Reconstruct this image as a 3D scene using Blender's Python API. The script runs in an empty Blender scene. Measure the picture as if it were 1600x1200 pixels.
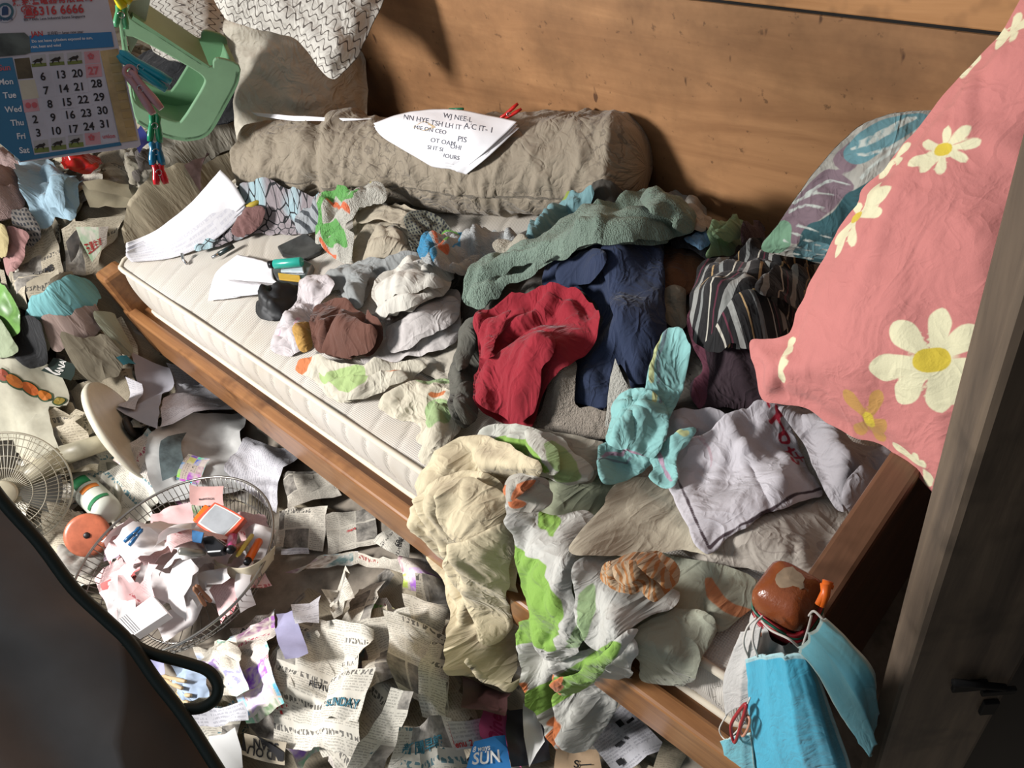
import bpy, bmesh, math, random
import numpy as np
from mathutils import Vector
from mathutils.bvhtree import BVHTree
random.seed(7); rng=np.random.default_rng(11)
S=bpy.context.scene; COL=S.collection
# ---------------- camera, calibrated from the bed's edges ----------------
F=1250.
def _axes(v1,v2):
    a=-np.array([*v1,F]);a/=np.linalg.norm(a)
    b=np.array([*v2,F]);b/=np.linalg.norm(b)
    b=b-a*np.dot(a,b);b/=np.linalg.norm(b)
    return a,b,np.cross(a,b)
AX,AY,AZ=_axes((-1554,-815),(2312,-2180))      # world axes seen in camera axes (x right, y down, z ahead)
CAM=np.array([0,0,1.53])
cd=bpy.data.cameras.new('camera'); cam=bpy.data.objects.new('camera',cd); COL.objects.link(cam); S.camera=cam
cd.sensor_width=36; cd.lens=36*F/1600; cd.clip_start=.05
from mathutils import Matrix
right=(AX[0],AY[0],AZ[0]); up=(-AX[1],-AY[1],-AZ[1]); back=(-AX[2],-AY[2],-AZ[2])
cam.matrix_world=Matrix(((right[0],up[0],back[0],0),(right[1],up[1],back[1],0),(right[2],up[2],back[2],1.53),(0,0,0,1)))
# ---------------- light ----------------
S.view_settings.view_transform='Standard'; S.view_settings.look='None'; S.view_settings.gamma=1
S.view_settings.exposure=0.0
try: S.view_settings.use_curve_mapping=False
except Exception: pass
W=bpy.data.worlds.new('world'); S.world=W; W.use_nodes=True
W.node_tree.nodes['Background'].inputs[0].default_value=(.80,.90,1,1)
W.node_tree.nodes['Background'].inputs[1].default_value=.37
def area(name,loc,target,size,power,color):
    d=bpy.data.lights.new(name,'AREA'); d.energy=power; d.size=size; d.color=color
    o=bpy.data.objects.new(name,d); COL.objects.link(o); o.location=loc
    o.rotation_euler=(Vector(target)-Vector(loc)).to_track_quat('-Z','Y').to_euler(); return o
area('window_light',(-2.25,-1.45,2.05),(-1.15,.10,.2),  .5,76,(1,.985,.975)).data.spread=math.radians(128)
# ---------------- maths helpers ----------------
def rays(px):
    px=np.atleast_2d(np.asarray(px,float)); d=np.stack([px[:,0]-800,px[:,1]-600,np.full(len(px),F)],1)
    w=np.stack([d@AX,d@AY,d@AZ],1); return w/np.linalg.norm(w,axis=1,keepdims=True)
def onz(x,y,z): r=rays([(x,y)])[0]; return CAM+r*((z-CAM[2])/r[2])
def ony(x,y,v): r=rays([(x,y)])[0]; return CAM+r*((v-CAM[1])/r[1])
def dep(x,y,d): r=rays([(x,y)])[0]; return CAM+r*d
def _h(ix,iy,s):
    h=(ix*374761393+iy*668265263+s*1442695041)&0xffffffff
    h=((h^(h>>13))*1274126177)&0xffffffff; h^=h>>16
    return h/4294967296.*2*math.pi
def noise(x,y,s=0):
    x=np.asarray(x,float)+1000.37;y=np.asarray(y,float)+1000.71
    ix=np.floor(x).astype(np.int64);iy=np.floor(y).astype(np.int64);fx=x-ix;fy=y-iy
    u=fx*fx*fx*(fx*(fx*6-15)+10);v=fy*fy*fy*(fy*(fy*6-15)+10)
    def g(a,b):
        t=_h(ix+a,iy+b,s); return np.cos(t)*(fx-a)+np.sin(t)*(fy-b)
    return ((1-u)*(1-v)*g(0,0)+u*(1-v)*g(1,0)+(1-u)*v*g(0,1)+u*v*g(1,1))*1.5
def sm(a,b,x): t=np.clip((x-a)/(b-a),0,1); return t*t*(3-2*t)
def sdpoly(P,Q):      # + inside
    d=np.full(len(P),1e9); ins=np.zeros(len(P),bool); near=np.zeros_like(P)
    for i in range(len(Q)):
        a=Q[i];b=Q[(i+1)%len(Q)];e=b-a;w=P-a
        t=np.clip((w@e)/max(e@e,1e-12),0,1); c=a+t[:,None]*e; dd=np.hypot(*(P-c).T)
        m=dd<d; d[m]=dd[m]; near[m]=c[m]
        if abs(e[1])>1e-12:
            ins^=((a[1]>P[:,1])!=(b[1]>P[:,1]))&(P[:,0]<a[0]+e[0]*(P[:,1]-a[1])/e[1])
    return np.where(ins,d,-d),near
def sdline(P,Q):
    d=np.full(len(P),1e9)
    for i in range(len(Q)-1):
        a=Q[i];b=Q[i+1];e=b-a;w=P-a
        t=np.clip((w@e)/max(e@e,1e-12),0,1); d=np.minimum(d,np.hypot(*(P-a-t[:,None]*e).T))
    return d
def spline(Q,n=5,closed=True):
    Q=np.asarray(Q,float);N=len(Q);out=[]
    for i in range(N if closed else N-1):
        if closed: p=[Q[(i+k-1)%N] for k in range(4)]
        else: p=[Q[min(max(i+k-1,0),N-1)] for k in range(4)]
        for j in range(n):
            t=j/n
            out.append(.5*((2*p[1])+(-p[0]+p[2])*t+(2*p[0]-5*p[1]+4*p[2]-p[3])*t*t+(-p[0]+3*p[1]-3*p[2]+p[3])*t**3))
    if not closed: out.append(Q[-1])
    return np.array(out)
# ---------------- support surfaces (height maps everything settles on) ----------------
class Frame:
    def __init__(s,o,ex,ey,n,a,b,res=.01):
        s.o,s.ex,s.ey,s.n=[np.array(v,float) for v in (o,ex,ey,n)]
        s.a0,s.b0,s.res=a[0],b[0],res
        s.na=int((a[1]-a[0])/res)+1; s.nb=int((b[1]-b[0])/res)+1
        s.A,s.B=np.meshgrid(a[0]+np.arange(s.na)*res,b[0]+np.arange(s.nb)*res,indexing='ij')
        s.H=np.zeros((s.na,s.nb))
    def to(s,P): D=np.asarray(P)-s.o; return D@s.ex,D@s.ey,D@s.n
    def fro(s,a,b,h): return s.o+np.outer(a,s.ex)+np.outer(b,s.ey)+np.outer(h,s.n)
    def samp(s,M,a,b):
        x=np.clip((a-s.a0)/s.res,0,s.na-1.001);y=np.clip((b-s.b0)/s.res,0,s.nb-1.001)
        i=x.astype(int);j=y.astype(int);u=x-i;v=y-j
        return M[i,j]*(1-u)*(1-v)+M[i+1,j]*u*(1-v)+M[i,j+1]*(1-u)*v+M[i+1,j+1]*u*v
    def put(s,P):
        a,b,h=s.to(P); i=np.rint((a-s.a0)/s.res).astype(int);j=np.rint((b-s.b0)/s.res).astype(int)
        m=(i>=0)&(j>=0)&(i<s.na)&(j<s.nb); np.maximum.at(s.H,(i[m],j[m]),h[m])
    def base(s,sig,box):   # smoothed support within a box of a,b
        i0=max(int((box[0]-s.a0)/s.res)-12,0);i1=min(int((box[1]-s.a0)/s.res)+13,s.na)
        j0=max(int((box[2]-s.b0)/s.res)-12,0);j1=min(int((box[3]-s.b0)/s.res)+13,s.nb)
        h=s.H[i0:i1,j0:j1]
        D=np.pad(h,1,mode='edge'); D=np.max([D[a:a+h.shape[0],b:b+h.shape[1]] for a in range(3) for b in range(3)],0)
        g=gauss(D,sig/s.res); g=gauss(np.maximum(g,D),1.0); M=s.H.copy(); M[i0:i1,j0:j1]=g; return M
    def march(s,px,smooth=False,M=None):
        M=s.H if M is None else M
        r=rays(px); n=len(r); t=np.full(n,.35); res=np.full(n,np.nan)
        c=s.o-CAM
        for k in range(1400):
            P=CAM+r*t[:,None]; a,b,h=s.to(P); g=s.samp(M,a,b)
            inb=(a>=s.a0)&(a<=s.a0+s.res*(s.na-1))&(b>=s.b0)&(b<=s.b0+s.res*(s.nb-1))
            hit=np.isnan(res)&(h<=g)&inb; res[hit]=t[hit]
            if not np.isnan(res).any(): break
            t=t+np.where(np.isnan(res),np.maximum(.003,np.where(inb,.4*(h-g),.01)),0)
            if t.max()>6: break
        bad=np.isnan(res)
        if bad.any():
            for q in np.where(bad)[0]:
                # plane fallback
                h=s.samp(s.H,np.array([s.a0+.5]),np.array([s.b0+.5]))[0]
                res[q]=min(max(((s.o-CAM)@s.n)/(r[q]@s.n),.5),5)
        if smooth and n>8:
            for _ in range(2):
                st=np.stack([np.roll(res,k) for k in range(-4,5)]); md=np.median(st,0); res=np.where(np.abs(res-md)>.03,md,res)
            for _ in range(4): res=.5*res+.25*(np.roll(res,1)+np.roll(res,-1))
        P=CAM+r*res[:,None]; a,b,h=s.to(P); return np.stack([a,b],1)
def gauss(M,sig):
    if sig<.3: return M
    k=int(3*sig)+1; w=np.exp(-.5*(np.arange(-k,k+1)/sig)**2); w/=w.sum()
    for ax in (0,1):
        P=np.pad(M,[(k,k) if q==ax else (0,0) for q in (0,1)],mode='edge'); R=np.zeros_like(M)
        for i,x in enumerate(w): R+=x*(P[i:i+M.shape[0],:] if ax==0 else P[:,i:i+M.shape[1]])
        M=R
    return M
s2=math.sqrt(.5)
FA=Frame((0,0,0),(1,0,0),(0,1,0),(0,0,1),(-3.7,.9),(-1.3,1.25))
FF=Frame((0,0,0),(1,0,0),(0,1,0),(0,0,1),(-3.7,.9),(-1.3,1.25))
FB=Frame((0,.33,.45),(1,0,0),(0,s2,s2),(0,-s2,s2),(-1.6,.5),(-.9,.62))
# ---------------- mesh / object helpers ----------------
def putall(P):
    FA.put(P); FB.put(P); FF.put(P)
def tag(o,label=None,cat=None,group=None,kind=None):
    if label: o['label']=label
    if cat: o['category']=cat
    if group: o['group']=group
    if kind: o['kind']=kind
    return o
def empty(name,loc,label,cat,group=None):
    o=bpy.data.objects.new(name,None); COL.objects.link(o); o.location=[float(v) for v in loc]; o.empty_display_size=.02
    return tag(o,label,cat,group)
def mesh(name,V,Fc,mat=None,parent=None,smooth=True,uv=None,attrs=None,label=None,cat=None,group=None,kind=None,mats=None,midx=None):
    V=np.asarray(V,float)
    q=parent
    while q is not None: V=V-np.array(q.location); q=q.parent
    m=bpy.data.meshes.new(name)
    Fc=np.asarray(Fc) if not isinstance(Fc,list) else Fc
    if isinstance(Fc,np.ndarray):
        k=Fc.shape[1]; m.vertices.add(len(V)); m.vertices.foreach_set('co',V.astype(np.float32).ravel())
        m.loops.add(Fc.size); m.loops.foreach_set('vertex_index',Fc.astype(np.int32).ravel())
        m.polygons.add(len(Fc)); m.polygons.foreach_set('loop_start',np.arange(0,Fc.size,k,dtype=np.int32))
        m.update(calc_edges=True)
    else: m.from_pydata(V.tolist(),[],Fc); m.update()
    if smooth: m.polygons.foreach_set('use_smooth',[True]*len(m.polygons))
    if uv is not None:
        L=m.uv_layers.new(name='UVMap'); idx=np.empty(len(m.loops),np.int32); m.loops.foreach_get('vertex_index',idx)
        L.data.foreach_set('uv',np.asarray(uv,np.float32)[idx].ravel())
    if attrs:
        for k2,v in attrs.items():
            a=m.attributes.new(k2,'FLOAT','POINT'); a.data.foreach_set('value',np.asarray(v,np.float32))
    for q in (mats or ([mat] if mat else [])): m.materials.append(q)
    if midx is not None: m.polygons.foreach_set('material_index',np.asarray(midx,np.int32))
    o=bpy.data.objects.new(name,m); COL.objects.link(o)
    if parent is not None: o.parent=parent
    return tag(o,label,cat,group,kind)
def bevelbox(name,c,s,mat,parent=None,b=.004,R=None,**kw):
    bm=bmesh.new(); bmesh.ops.create_cube(bm,size=1)
    for v in bm.verts: v.co=Vector((v.co.x*s[0],v.co.y*s[1],v.co.z*s[2]))
    if b: bmesh.ops.bevel(bm,geom=bm.edges[:],offset=b,segments=2,affect='EDGES',profile=.5)
    V=np.array([v.co[:] for v in bm.verts]); Fc=[[v.index for v in f.verts] for f in bm.faces]; bm.free()
    if R is not None: V=V@np.array(R).T
    return mesh(name,V+np.array(c),Fc,mat,parent,smooth=False,**kw)
def tubegeo(P,r,n=7,closed=False):
    P=np.asarray(P,float);N=len(P);rr=np.broadcast_to(r,(N,))
    T=np.roll(P,-1,0)-np.roll(P,1,0)
    if not closed: T[0]=P[1]-P[0];T[-1]=P[-1]-P[-2]
    T/=np.linalg.norm(T,axis=1,keepdims=True)+1e-12
    u=np.cross(T[0],[0,0,1.]); u=u if np.linalg.norm(u)>.05 else np.cross(T[0],[0,1.,0]); V=[]
    for i in range(N):
        u=u-T[i]*(u@T[i]); u/=np.linalg.norm(u)+1e-12; w=np.cross(T[i],u)
        for k in range(n):
            a=2*math.pi*k/n; V.append(P[i]+rr[i]*(math.cos(a)*u+math.sin(a)*w))
    Fc=[]
    for i in range(N if closed else N-1):
        j=(i+1)%N
        for k in range(n): Fc.append([i*n+k,i*n+(k+1)%n,j*n+(k+1)%n,j*n+k])
    if not closed: Fc.append(list(range(n))[::-1]); Fc.append([(N-1)*n+k for k in range(n)])
    return V,Fc
def tube(name,P,r,mat,parent=None,n=7,closed=False,**kw):
    V,Fc=tubegeo(P,r,n,closed); return mesh(name,V,Fc,mat,parent,**kw)
def merge(parts):
    V=[];Fc=[]
    for v,f in parts:
        k=len(V); V+=list(v); Fc+=[[i+k for i in q] for q in f]
    return V,Fc
def prism(name,outline,holes,thick,mat,parent=None,b=0,**kw):
    """solid plate: outline and holes are 3-D loops in one plane, thick is the extrusion vector"""
    bm=bmesh.new(); es=[]
    for L in [outline]+holes:
        vs=[bm.verts.new(tuple(map(float,p))) for p in L]
        es+=[bm.edges.new((vs[i],vs[(i+1)%len(vs)])) for i in range(len(vs))]
    bmesh.ops.triangle_fill(bm,use_beauty=True,use_dissolve=False,edges=es)
    r=bmesh.ops.extrude_face_region(bm,geom=bm.faces[:])
    for v in r['geom']:
        if isinstance(v,bmesh.types.BMVert): v.co+=Vector(tuple(thick))
    bmesh.ops.recalc_face_normals(bm,faces=bm.faces[:])
    if b:
        sh=[e for e in bm.edges if len(e.link_faces)==2 and e.calc_face_angle(0)>.9]
        bmesh.ops.bevel(bm,geom=sh,offset=b,segments=2,affect='EDGES',profile=.5)
    bm.verts.index_update()
    V=np.array([v.co[:] for v in bm.verts]); Fc=[[v.index for v in f.verts] for f in bm.faces]; bm.free()
    return mesh(name,V,Fc,mat,parent,smooth=False,**kw)
# ---------------- materials ----------------
def lin(c):
    if isinstance(c,str): c=[int(c[i:i+2],16)/255 for i in (0,2,4)]
    return tuple(x/12.92 if x<=.04045 else ((x+.055)/1.055)**2.4 for x in c[:3])+(1,)
class NT:
    def __init__(s,name):
        s.m=bpy.data.materials.new(name); s.m.use_nodes=True; s.t=s.m.node_tree; s.b=s.t.nodes['Principled BSDF']
    def n(s,ty,**k):
        x=s.t.nodes.new(ty)
        for a,b in k.items(): setattr(x,a,b)
        return x
    def l(s,a,b): s.t.links.new(a,b)
    def val(s,i,v):
        if isinstance(v,bpy.types.NodeSocket): s.l(v,i)
        elif v is not None: i.default_value=v
    def math(s,op,a,b=None,c=None,clamp=False):
        x=s.n('ShaderNodeMath',operation=op,use_clamp=clamp); s.val(x.inputs[0],a); s.val(x.inputs[1],b); s.val(x.inputs[2],c); return x.outputs[0]
    def mix(s,f,a,b,mode='MIX'):
        x=s.n('ShaderNodeMix',data_type='RGBA',blend_type=mode); s.val(x.inputs[0],f)
        for i,v in ((6,a),(7,b)): s.val(x.inputs[i],lin(v) if isinstance(v,str) else v)
        return x.outputs[2]
    def noise(s,vec,scale,detail=2,rough=.5,dist=0):
        x=s.n('ShaderNodeTexNoise'); s.val(x.inputs['Vector'],vec); x.inputs['Scale'].default_value=scale; x.inputs['Detail'].default_value=detail
        x.inputs['Roughness'].default_value=rough; x.inputs['Distortion'].default_value=dist; return x.outputs[0]
    def rng(s,v,a,b,c=0,d=1):
        x=s.n('ShaderNodeMapRange'); s.val(x.inputs[0],v)
        for i,q in enumerate((a,b,c,d)): x.inputs[i+1].default_value=q
        return x.outputs[0]
    def uv(s): 
        x=s.n('ShaderNodeUVMap'); return x.outputs[0]
    def sep(s,v): x=s.n('ShaderNodeSeparateXYZ'); s.l(v,x.inputs[0]); return x.outputs
    def comb(s,x_,y_,z_=0.): x=s.n('ShaderNodeCombineXYZ'); s.val(x.inputs[0],x_); s.val(x.inputs[1],y_); s.val(x.inputs[2],z_); return x.outputs[0]
    def attr(s,name): x=s.n('ShaderNodeAttribute',attribute_name=name); return x.outputs['Fac']
    def obj(s): return s.n('ShaderNodeTexCoord').outputs['Object']
    def bump(s,h,st,dist=.002):
        x=s.n('ShaderNodeBump'); x.inputs['Strength'].default_value=st; x.inputs['Distance'].default_value=dist; s.l(h,x.inputs['Height']); s.l(x.outputs[0],s.b.inputs['Normal'])
    def done(s,col,rough=.6,**k):
        s.val(s.b.inputs['Base Color'],lin(col) if isinstance(col,str) else col); s.val(s.b.inputs['Roughness'],rough)
        for a,b in k.items(): s.val(s.b.inputs[a.replace('_',' ')],b)
        return s.m
_mc={}
def plain(name,col,rough=.5,metal=0,var=.12,**k):
    if name in _mc: return _mc[name]
    t=NT(name); v=t.noise(t.obj(),18,4,.6)
    c=t.mix(t.rng(v,.35,.7),lin(col),tuple(x*(1-var*2) for x in lin(col)[:3])+(1,))
    _mc[name]=t.done(c,rough,Metallic=metal,**k); return _mc[name]
def fabric(name,col,weave='plain',paints=(),stripes=None,dirt=.10,rough=.9,pattern=None,trans=0,crease=.0028):
    """cloth; paints are colours of the attributes p0,p1.. (signed distance to the printed shape)"""
    if name in _mc: return _mc[name]
    t=NT(name); uv=t.uv(); c=lin(col); v=t.noise(uv,14,4,.65)
    base=t.mix(t.rng(v,.35,.75),c,tuple(x*(1-dirt*2) for x in c[:3])+(1,))
    if stripes:        # period, [(start,end,colour)..] along u
        u=t.sep(uv)[0]; fr=t.math('FRACT',t.math('DIVIDE',u,stripes[0]))
        for a,b,cc in stripes[1]:
            f=t.math('MULTIPLY',t.math('GREATER_THAN',fr,a),t.math('LESS_THAN',fr,b)); base=t.mix(f,base,cc)
    if pattern=='net':
        x=t.n('ShaderNodeTexVoronoi',feature='DISTANCE_TO_EDGE'); t.l(uv,x.inputs[0]); x.inputs['Scale'].default_value=42
        w=t.noise(uv,9,1); base=t.mix(t.rng(w,.5,.58),base,'8fa6ab'); base=t.mix(t.math('LESS_THAN',x.outputs[0],.045),base,'17181b')
    if pattern=='check':
        s=t.sep(uv)
        f=t.math('MULTIPLY',t.math('GREATER_THAN',t.math('FRACT',t.math('DIVIDE',s[0],.007)),.45),t.math('GREATER_THAN',t.math('FRACT',t.math('DIVIDE',s[1],.007)),.45))
        base=t.mix(f,base,'23262c')
    if pattern=='squiggle':   # meandering line print
        s=t.sep(uv); a=t.math('MULTIPLY',t.math('SINE',t.math('MULTIPLY',s[1],300.)),.0075)
        k=t.math('MULTIPLY',t.math('SUBTRACT',t.noise(uv,22,1),.5),.035)
        ph=t.math('FRACT',t.math('DIVIDE',t.math('ADD',t.math('ADD',s[0],a),k),.024))
        f=t.math('LESS_THAN',t.math('ABSOLUTE',t.math('SUBTRACT',ph,.5)),.085); base=t.mix(f,base,'57504a')
    if pattern=='flower':     # faint outlined blossoms
        x=t.n('ShaderNodeTexVoronoi',feature='F1'); t.l(uv,x.inputs[0]); x.inputs['Scale'].default_value=20
        d=x.outputs['Distance']; r=t.math('ADD',d,t.math('MULTIPLY',t.noise(uv,90,1),.25))
        f=t.math('LESS_THAN',t.math('ABSOLUTE',t.math('SUBTRACT',t.math('FRACT',t.math('MULTIPLY',r,3.2)),.5)),.09)
        m=t.rng(t.noise(uv,3.2,1),.46,.56); base=t.mix(t.math('MULTIPLY',t.math('MULTIPLY',f,m),.75),base,'6b6154')
    if pattern=='leaves':
        x=t.n('ShaderNodeTexVoronoi',feature='F1'); mp=t.n('ShaderNodeMapping'); t.l(uv,mp.inputs[0]); mp.inputs['Scale'].default_value=(9,20,1); mp.inputs['Rotation'].default_value=(0,0,.6)
        t.l(mp.outputs[0],x.inputs[0]); x.inputs['Scale'].default_value=1; base=t.mix(t.math('MULTIPLY',t.math('LESS_THAN',x.outputs['Distance'],.36),.6),base,'8d837b')
        w=t.math('ABSOLUTE',t.math('SUBTRACT',t.noise(uv,9,0,.5,1.5),.5)); base=t.mix(t.math('MULTIPLY',t.math('LESS_THAN',w,.012),.5),base,'857a72')
    if pattern=='palm':
        mp=t.n('ShaderNodeMapping'); t.l(uv,mp.inputs[0]); mp.inputs['Rotation'].default_value=(0,0,.5)
        n1=t.noise(mp.outputs[0],5.5,1,.5,.8); n2=t.noise(mp.outputs[0],4.2,0,.5,.3)
        wv=t.n('ShaderNodeTexWave'); t.l(mp.outputs[0],wv.inputs[0]); wv.inputs['Scale'].default_value=22; wv.inputs['Distortion'].default_value=9; wv.inputs['Detail'].default_value=0; wv.inputs['Detail Scale'].default_value=.35
        st=t.math('GREATER_THAN',wv.outputs[1],.62)
        base=t.mix(t.rng(n2,.47,.5),base,'85707a'); base=t.mix(t.rng(n1,.52,.55),base,'2f5a5f'); base=t.mix(t.math('MULTIPLY',st,t.rng(n1,.40,.56)),base,'41747c')
        base=t.mix(t.math('MULTIPLY',st,t.rng(n2,.33,.36)),base,'c9cdc4'); base=t.mix(t.rng(t.noise(uv,6.5,1),.60,.63),base,'6d9a7c')
    for i,cc in enumerate(paints):
        if cc is None: continue
        base=t.mix(t.rng(t.attr('p%d'%i),-.0008,.0008),base,cc)
    if weave=='terry': h=t.noise(uv,330,2,.7); st,ds=.9,.006
    elif weave=='rib':
        h=t.math('SINE',t.math('MULTIPLY',t.sep(uv)[0],1500.)); st,ds=.6,.0015
    elif weave=='crisp': h=t.noise(uv,60,3,.6); st,ds=.25,.002
    else: h=t.noise(uv,420,2,.6); st,ds=.28,.0012
    h2=t.noise(uv,34,3,.55,.6); hh=t.math('ADD',h,t.math('MULTIPLY',h2,1.8 if weave!='terry' else .5)); t.bump(hh,st,ds)
    # soft creases pressed into the cloth, finer than the mesh
    n1=t.noise(uv,13 if weave!='terry' else 9,2,.5,1.4); n2=t.noise(uv,31,2,.5,1.0)
    c1=t.math('SUBTRACT',1.,t.math('MINIMUM',t.math('MULTIPLY',t.math('ABSOLUTE',t.math('SUBTRACT',n1,.5)),9.),1.))
    c2=t.math('SUBTRACT',1.,t.math('MINIMUM',t.math('MULTIPLY',t.math('ABSOLUTE',t.math('SUBTRACT',n2,.48)),8.),1.))
    bb=t.n('ShaderNodeBump'); bb.inputs['Strength'].default_value=.75; bb.inputs['Distance'].default_value=crease
    t.l(t.math('ADD',c1,t.math('MULTIPLY',c2,.45)),bb.inputs['Height'])
    last=[x for x in t.t.nodes if x.type=='BUMP' and x!=bb][-1]; t.l(bb.outputs[0],last.inputs['Normal'])
    t.b.inputs['Sheen Weight'].default_value=.12
    if trans: t.b.inputs['Transmission Weight'].default_value=0
    _mc[name]=t.done(base,rough); return _mc[name]
def news(name,paper='cdc6b8',ink='5c5953',photo=.2,colour=0.,headc='45423f',line=.0042,seed=0.,head=.22,cell=(.075,.055)):
    if name in _mc: return _mc[name]
    t=NT(name); uv=t.uv(); s=t.sep(uv); oi=t.n('ShaderNodeObjectInfo').outputs['Random']
    sh=t.math('ADD',t.math('MULTIPLY',oi,7.3),seed)
    u=t.math('ADD',s[0],sh); v=t.math('ADD',s[1],sh)
    cu=t.math('DIVIDE',u,cell[0]); cv=t.math('DIVIDE',v,cell[1])
    wn=t.n('ShaderNodeTexWhiteNoise',noise_dimensions='2D'); t.l(t.comb(t.math('FLOOR',cu),t.math('FLOOR',cv)),wn.inputs['Vector'])
    R=wn.outputs[0]; RC=wn.outputs[1]; fu=t.math('FRACT',cu); fv=t.math('FRACT',cv)
    p2=t.comb(u,v)
    ln=t.math('LESS_THAN',t.math('FRACT',t.math('DIVIDE',v,line)),.52)
    mp=t.n('ShaderNodeMapping'); t.l(p2,mp.inputs[0]); mp.inputs['Scale'].default_value=(420,1/line,1)
    w1=t.math('GREATER_THAN',t.noise(mp.outputs[0],1,0),.43)
    gut=t.math('GREATER_THAN',t.math('FRACT',t.math('DIVIDE',u,cell[0]/2)),.09)
    txt=t.math('MULTIPLY',t.math('MULTIPLY',t.math('MULTIPLY',ln,w1),gut),t.math('GREATER_THAN',fv,.07))
    # headline band inside some cells: chunky letter strokes
    hb=t.math('MULTIPLY',t.math('MULTIPLY',t.math('GREATER_THAN',fv,.66),t.math('LESS_THAN',fv,.86)),t.math('LESS_THAN',t.math('FRACT',t.math('MULTIPLY',R,5.3)),head))
    hclear=t.math('MULTIPLY',t.math('GREATER_THAN',fv,.62),t.math('LESS_THAN',t.math('FRACT',t.math('MULTIPLY',R,5.3)),head))
    mq=t.n('ShaderNodeMapping'); t.l(p2,mq.inputs[0]); mq.inputs['Scale'].default_value=(210,130,1)
    hw=t.math('MULTIPLY',t.math('GREATER_THAN',t.noise(mq.outputs[0],1,0),.47),t.math('LESS_THAN',t.math('FRACT',t.math('DIVIDE',u,.0085)),.8))
    pa=t.mix(t.math('MULTIPLY',oi,.55),paper,tuple(x*.82 for x in lin(paper)[:3])+(1,))
    pa=t.mix(t.math('MULTIPLY',t.noise(uv,7,3),.25),pa,'b5a98f')
    c=t.mix(t.math('MULTIPLY',t.math('MULTIPLY',txt,t.math('SUBTRACT',1.,hclear)),.45),pa,ink)
    c=t.mix(t.math('MULTIPLY',t.math('MULTIPLY',hb,hw),.85),c,headc)
    ph=t.math('MULTIPLY',t.math('MULTIPLY',t.math('LESS_THAN',R,photo),t.math('GREATER_THAN',fu,.06)),t.math('GREATER_THAN',fv,.08))
    img=t.mix(t.rng(t.noise(p2,38,3,.7),.35,.7),'5f5b55','aaa398')
    if colour: 
        hs=t.n('ShaderNodeHueSaturation'); t.l(RC,hs.inputs['Color']); hs.inputs['Saturation'].default_value=colour; hs.inputs['Value'].default_value=.8
        img=t.mix(t.rng(t.noise(p2,45,2,.6),.4,.62,.15,.85),hs.outputs[0],'e9dfd3')
    c=t.mix(ph,c,img)
    t.bump(t.noise(uv,45,3,.5,.5),.35,.003)
    _mc[name]=t.done(c,.85); return _mc[name]
def wood(name,c1,c2,scale=(3,40,40),rough=.4,dark=None,bumpst=.1,**k):
    if name in _mc: return _mc[name]
    t=NT(name); mp=t.n('ShaderNodeMapping'); t.l(t.obj(),mp.inputs[0]); mp.inputs['Scale'].default_value=scale
    g=t.noise(mp.outputs[0],1,5,.65,.4); c=t.mix(t.rng(g,.3,.7),c1,c2)
    if dark: c=t.mix(t.rng(t.noise(t.obj(),5,4,.7),.55,.72,0,.8),c,dark)
    t.bump(g,bumpst,.002); _mc[name]=t.done(c,rough,**k); return _mc[name]
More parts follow.
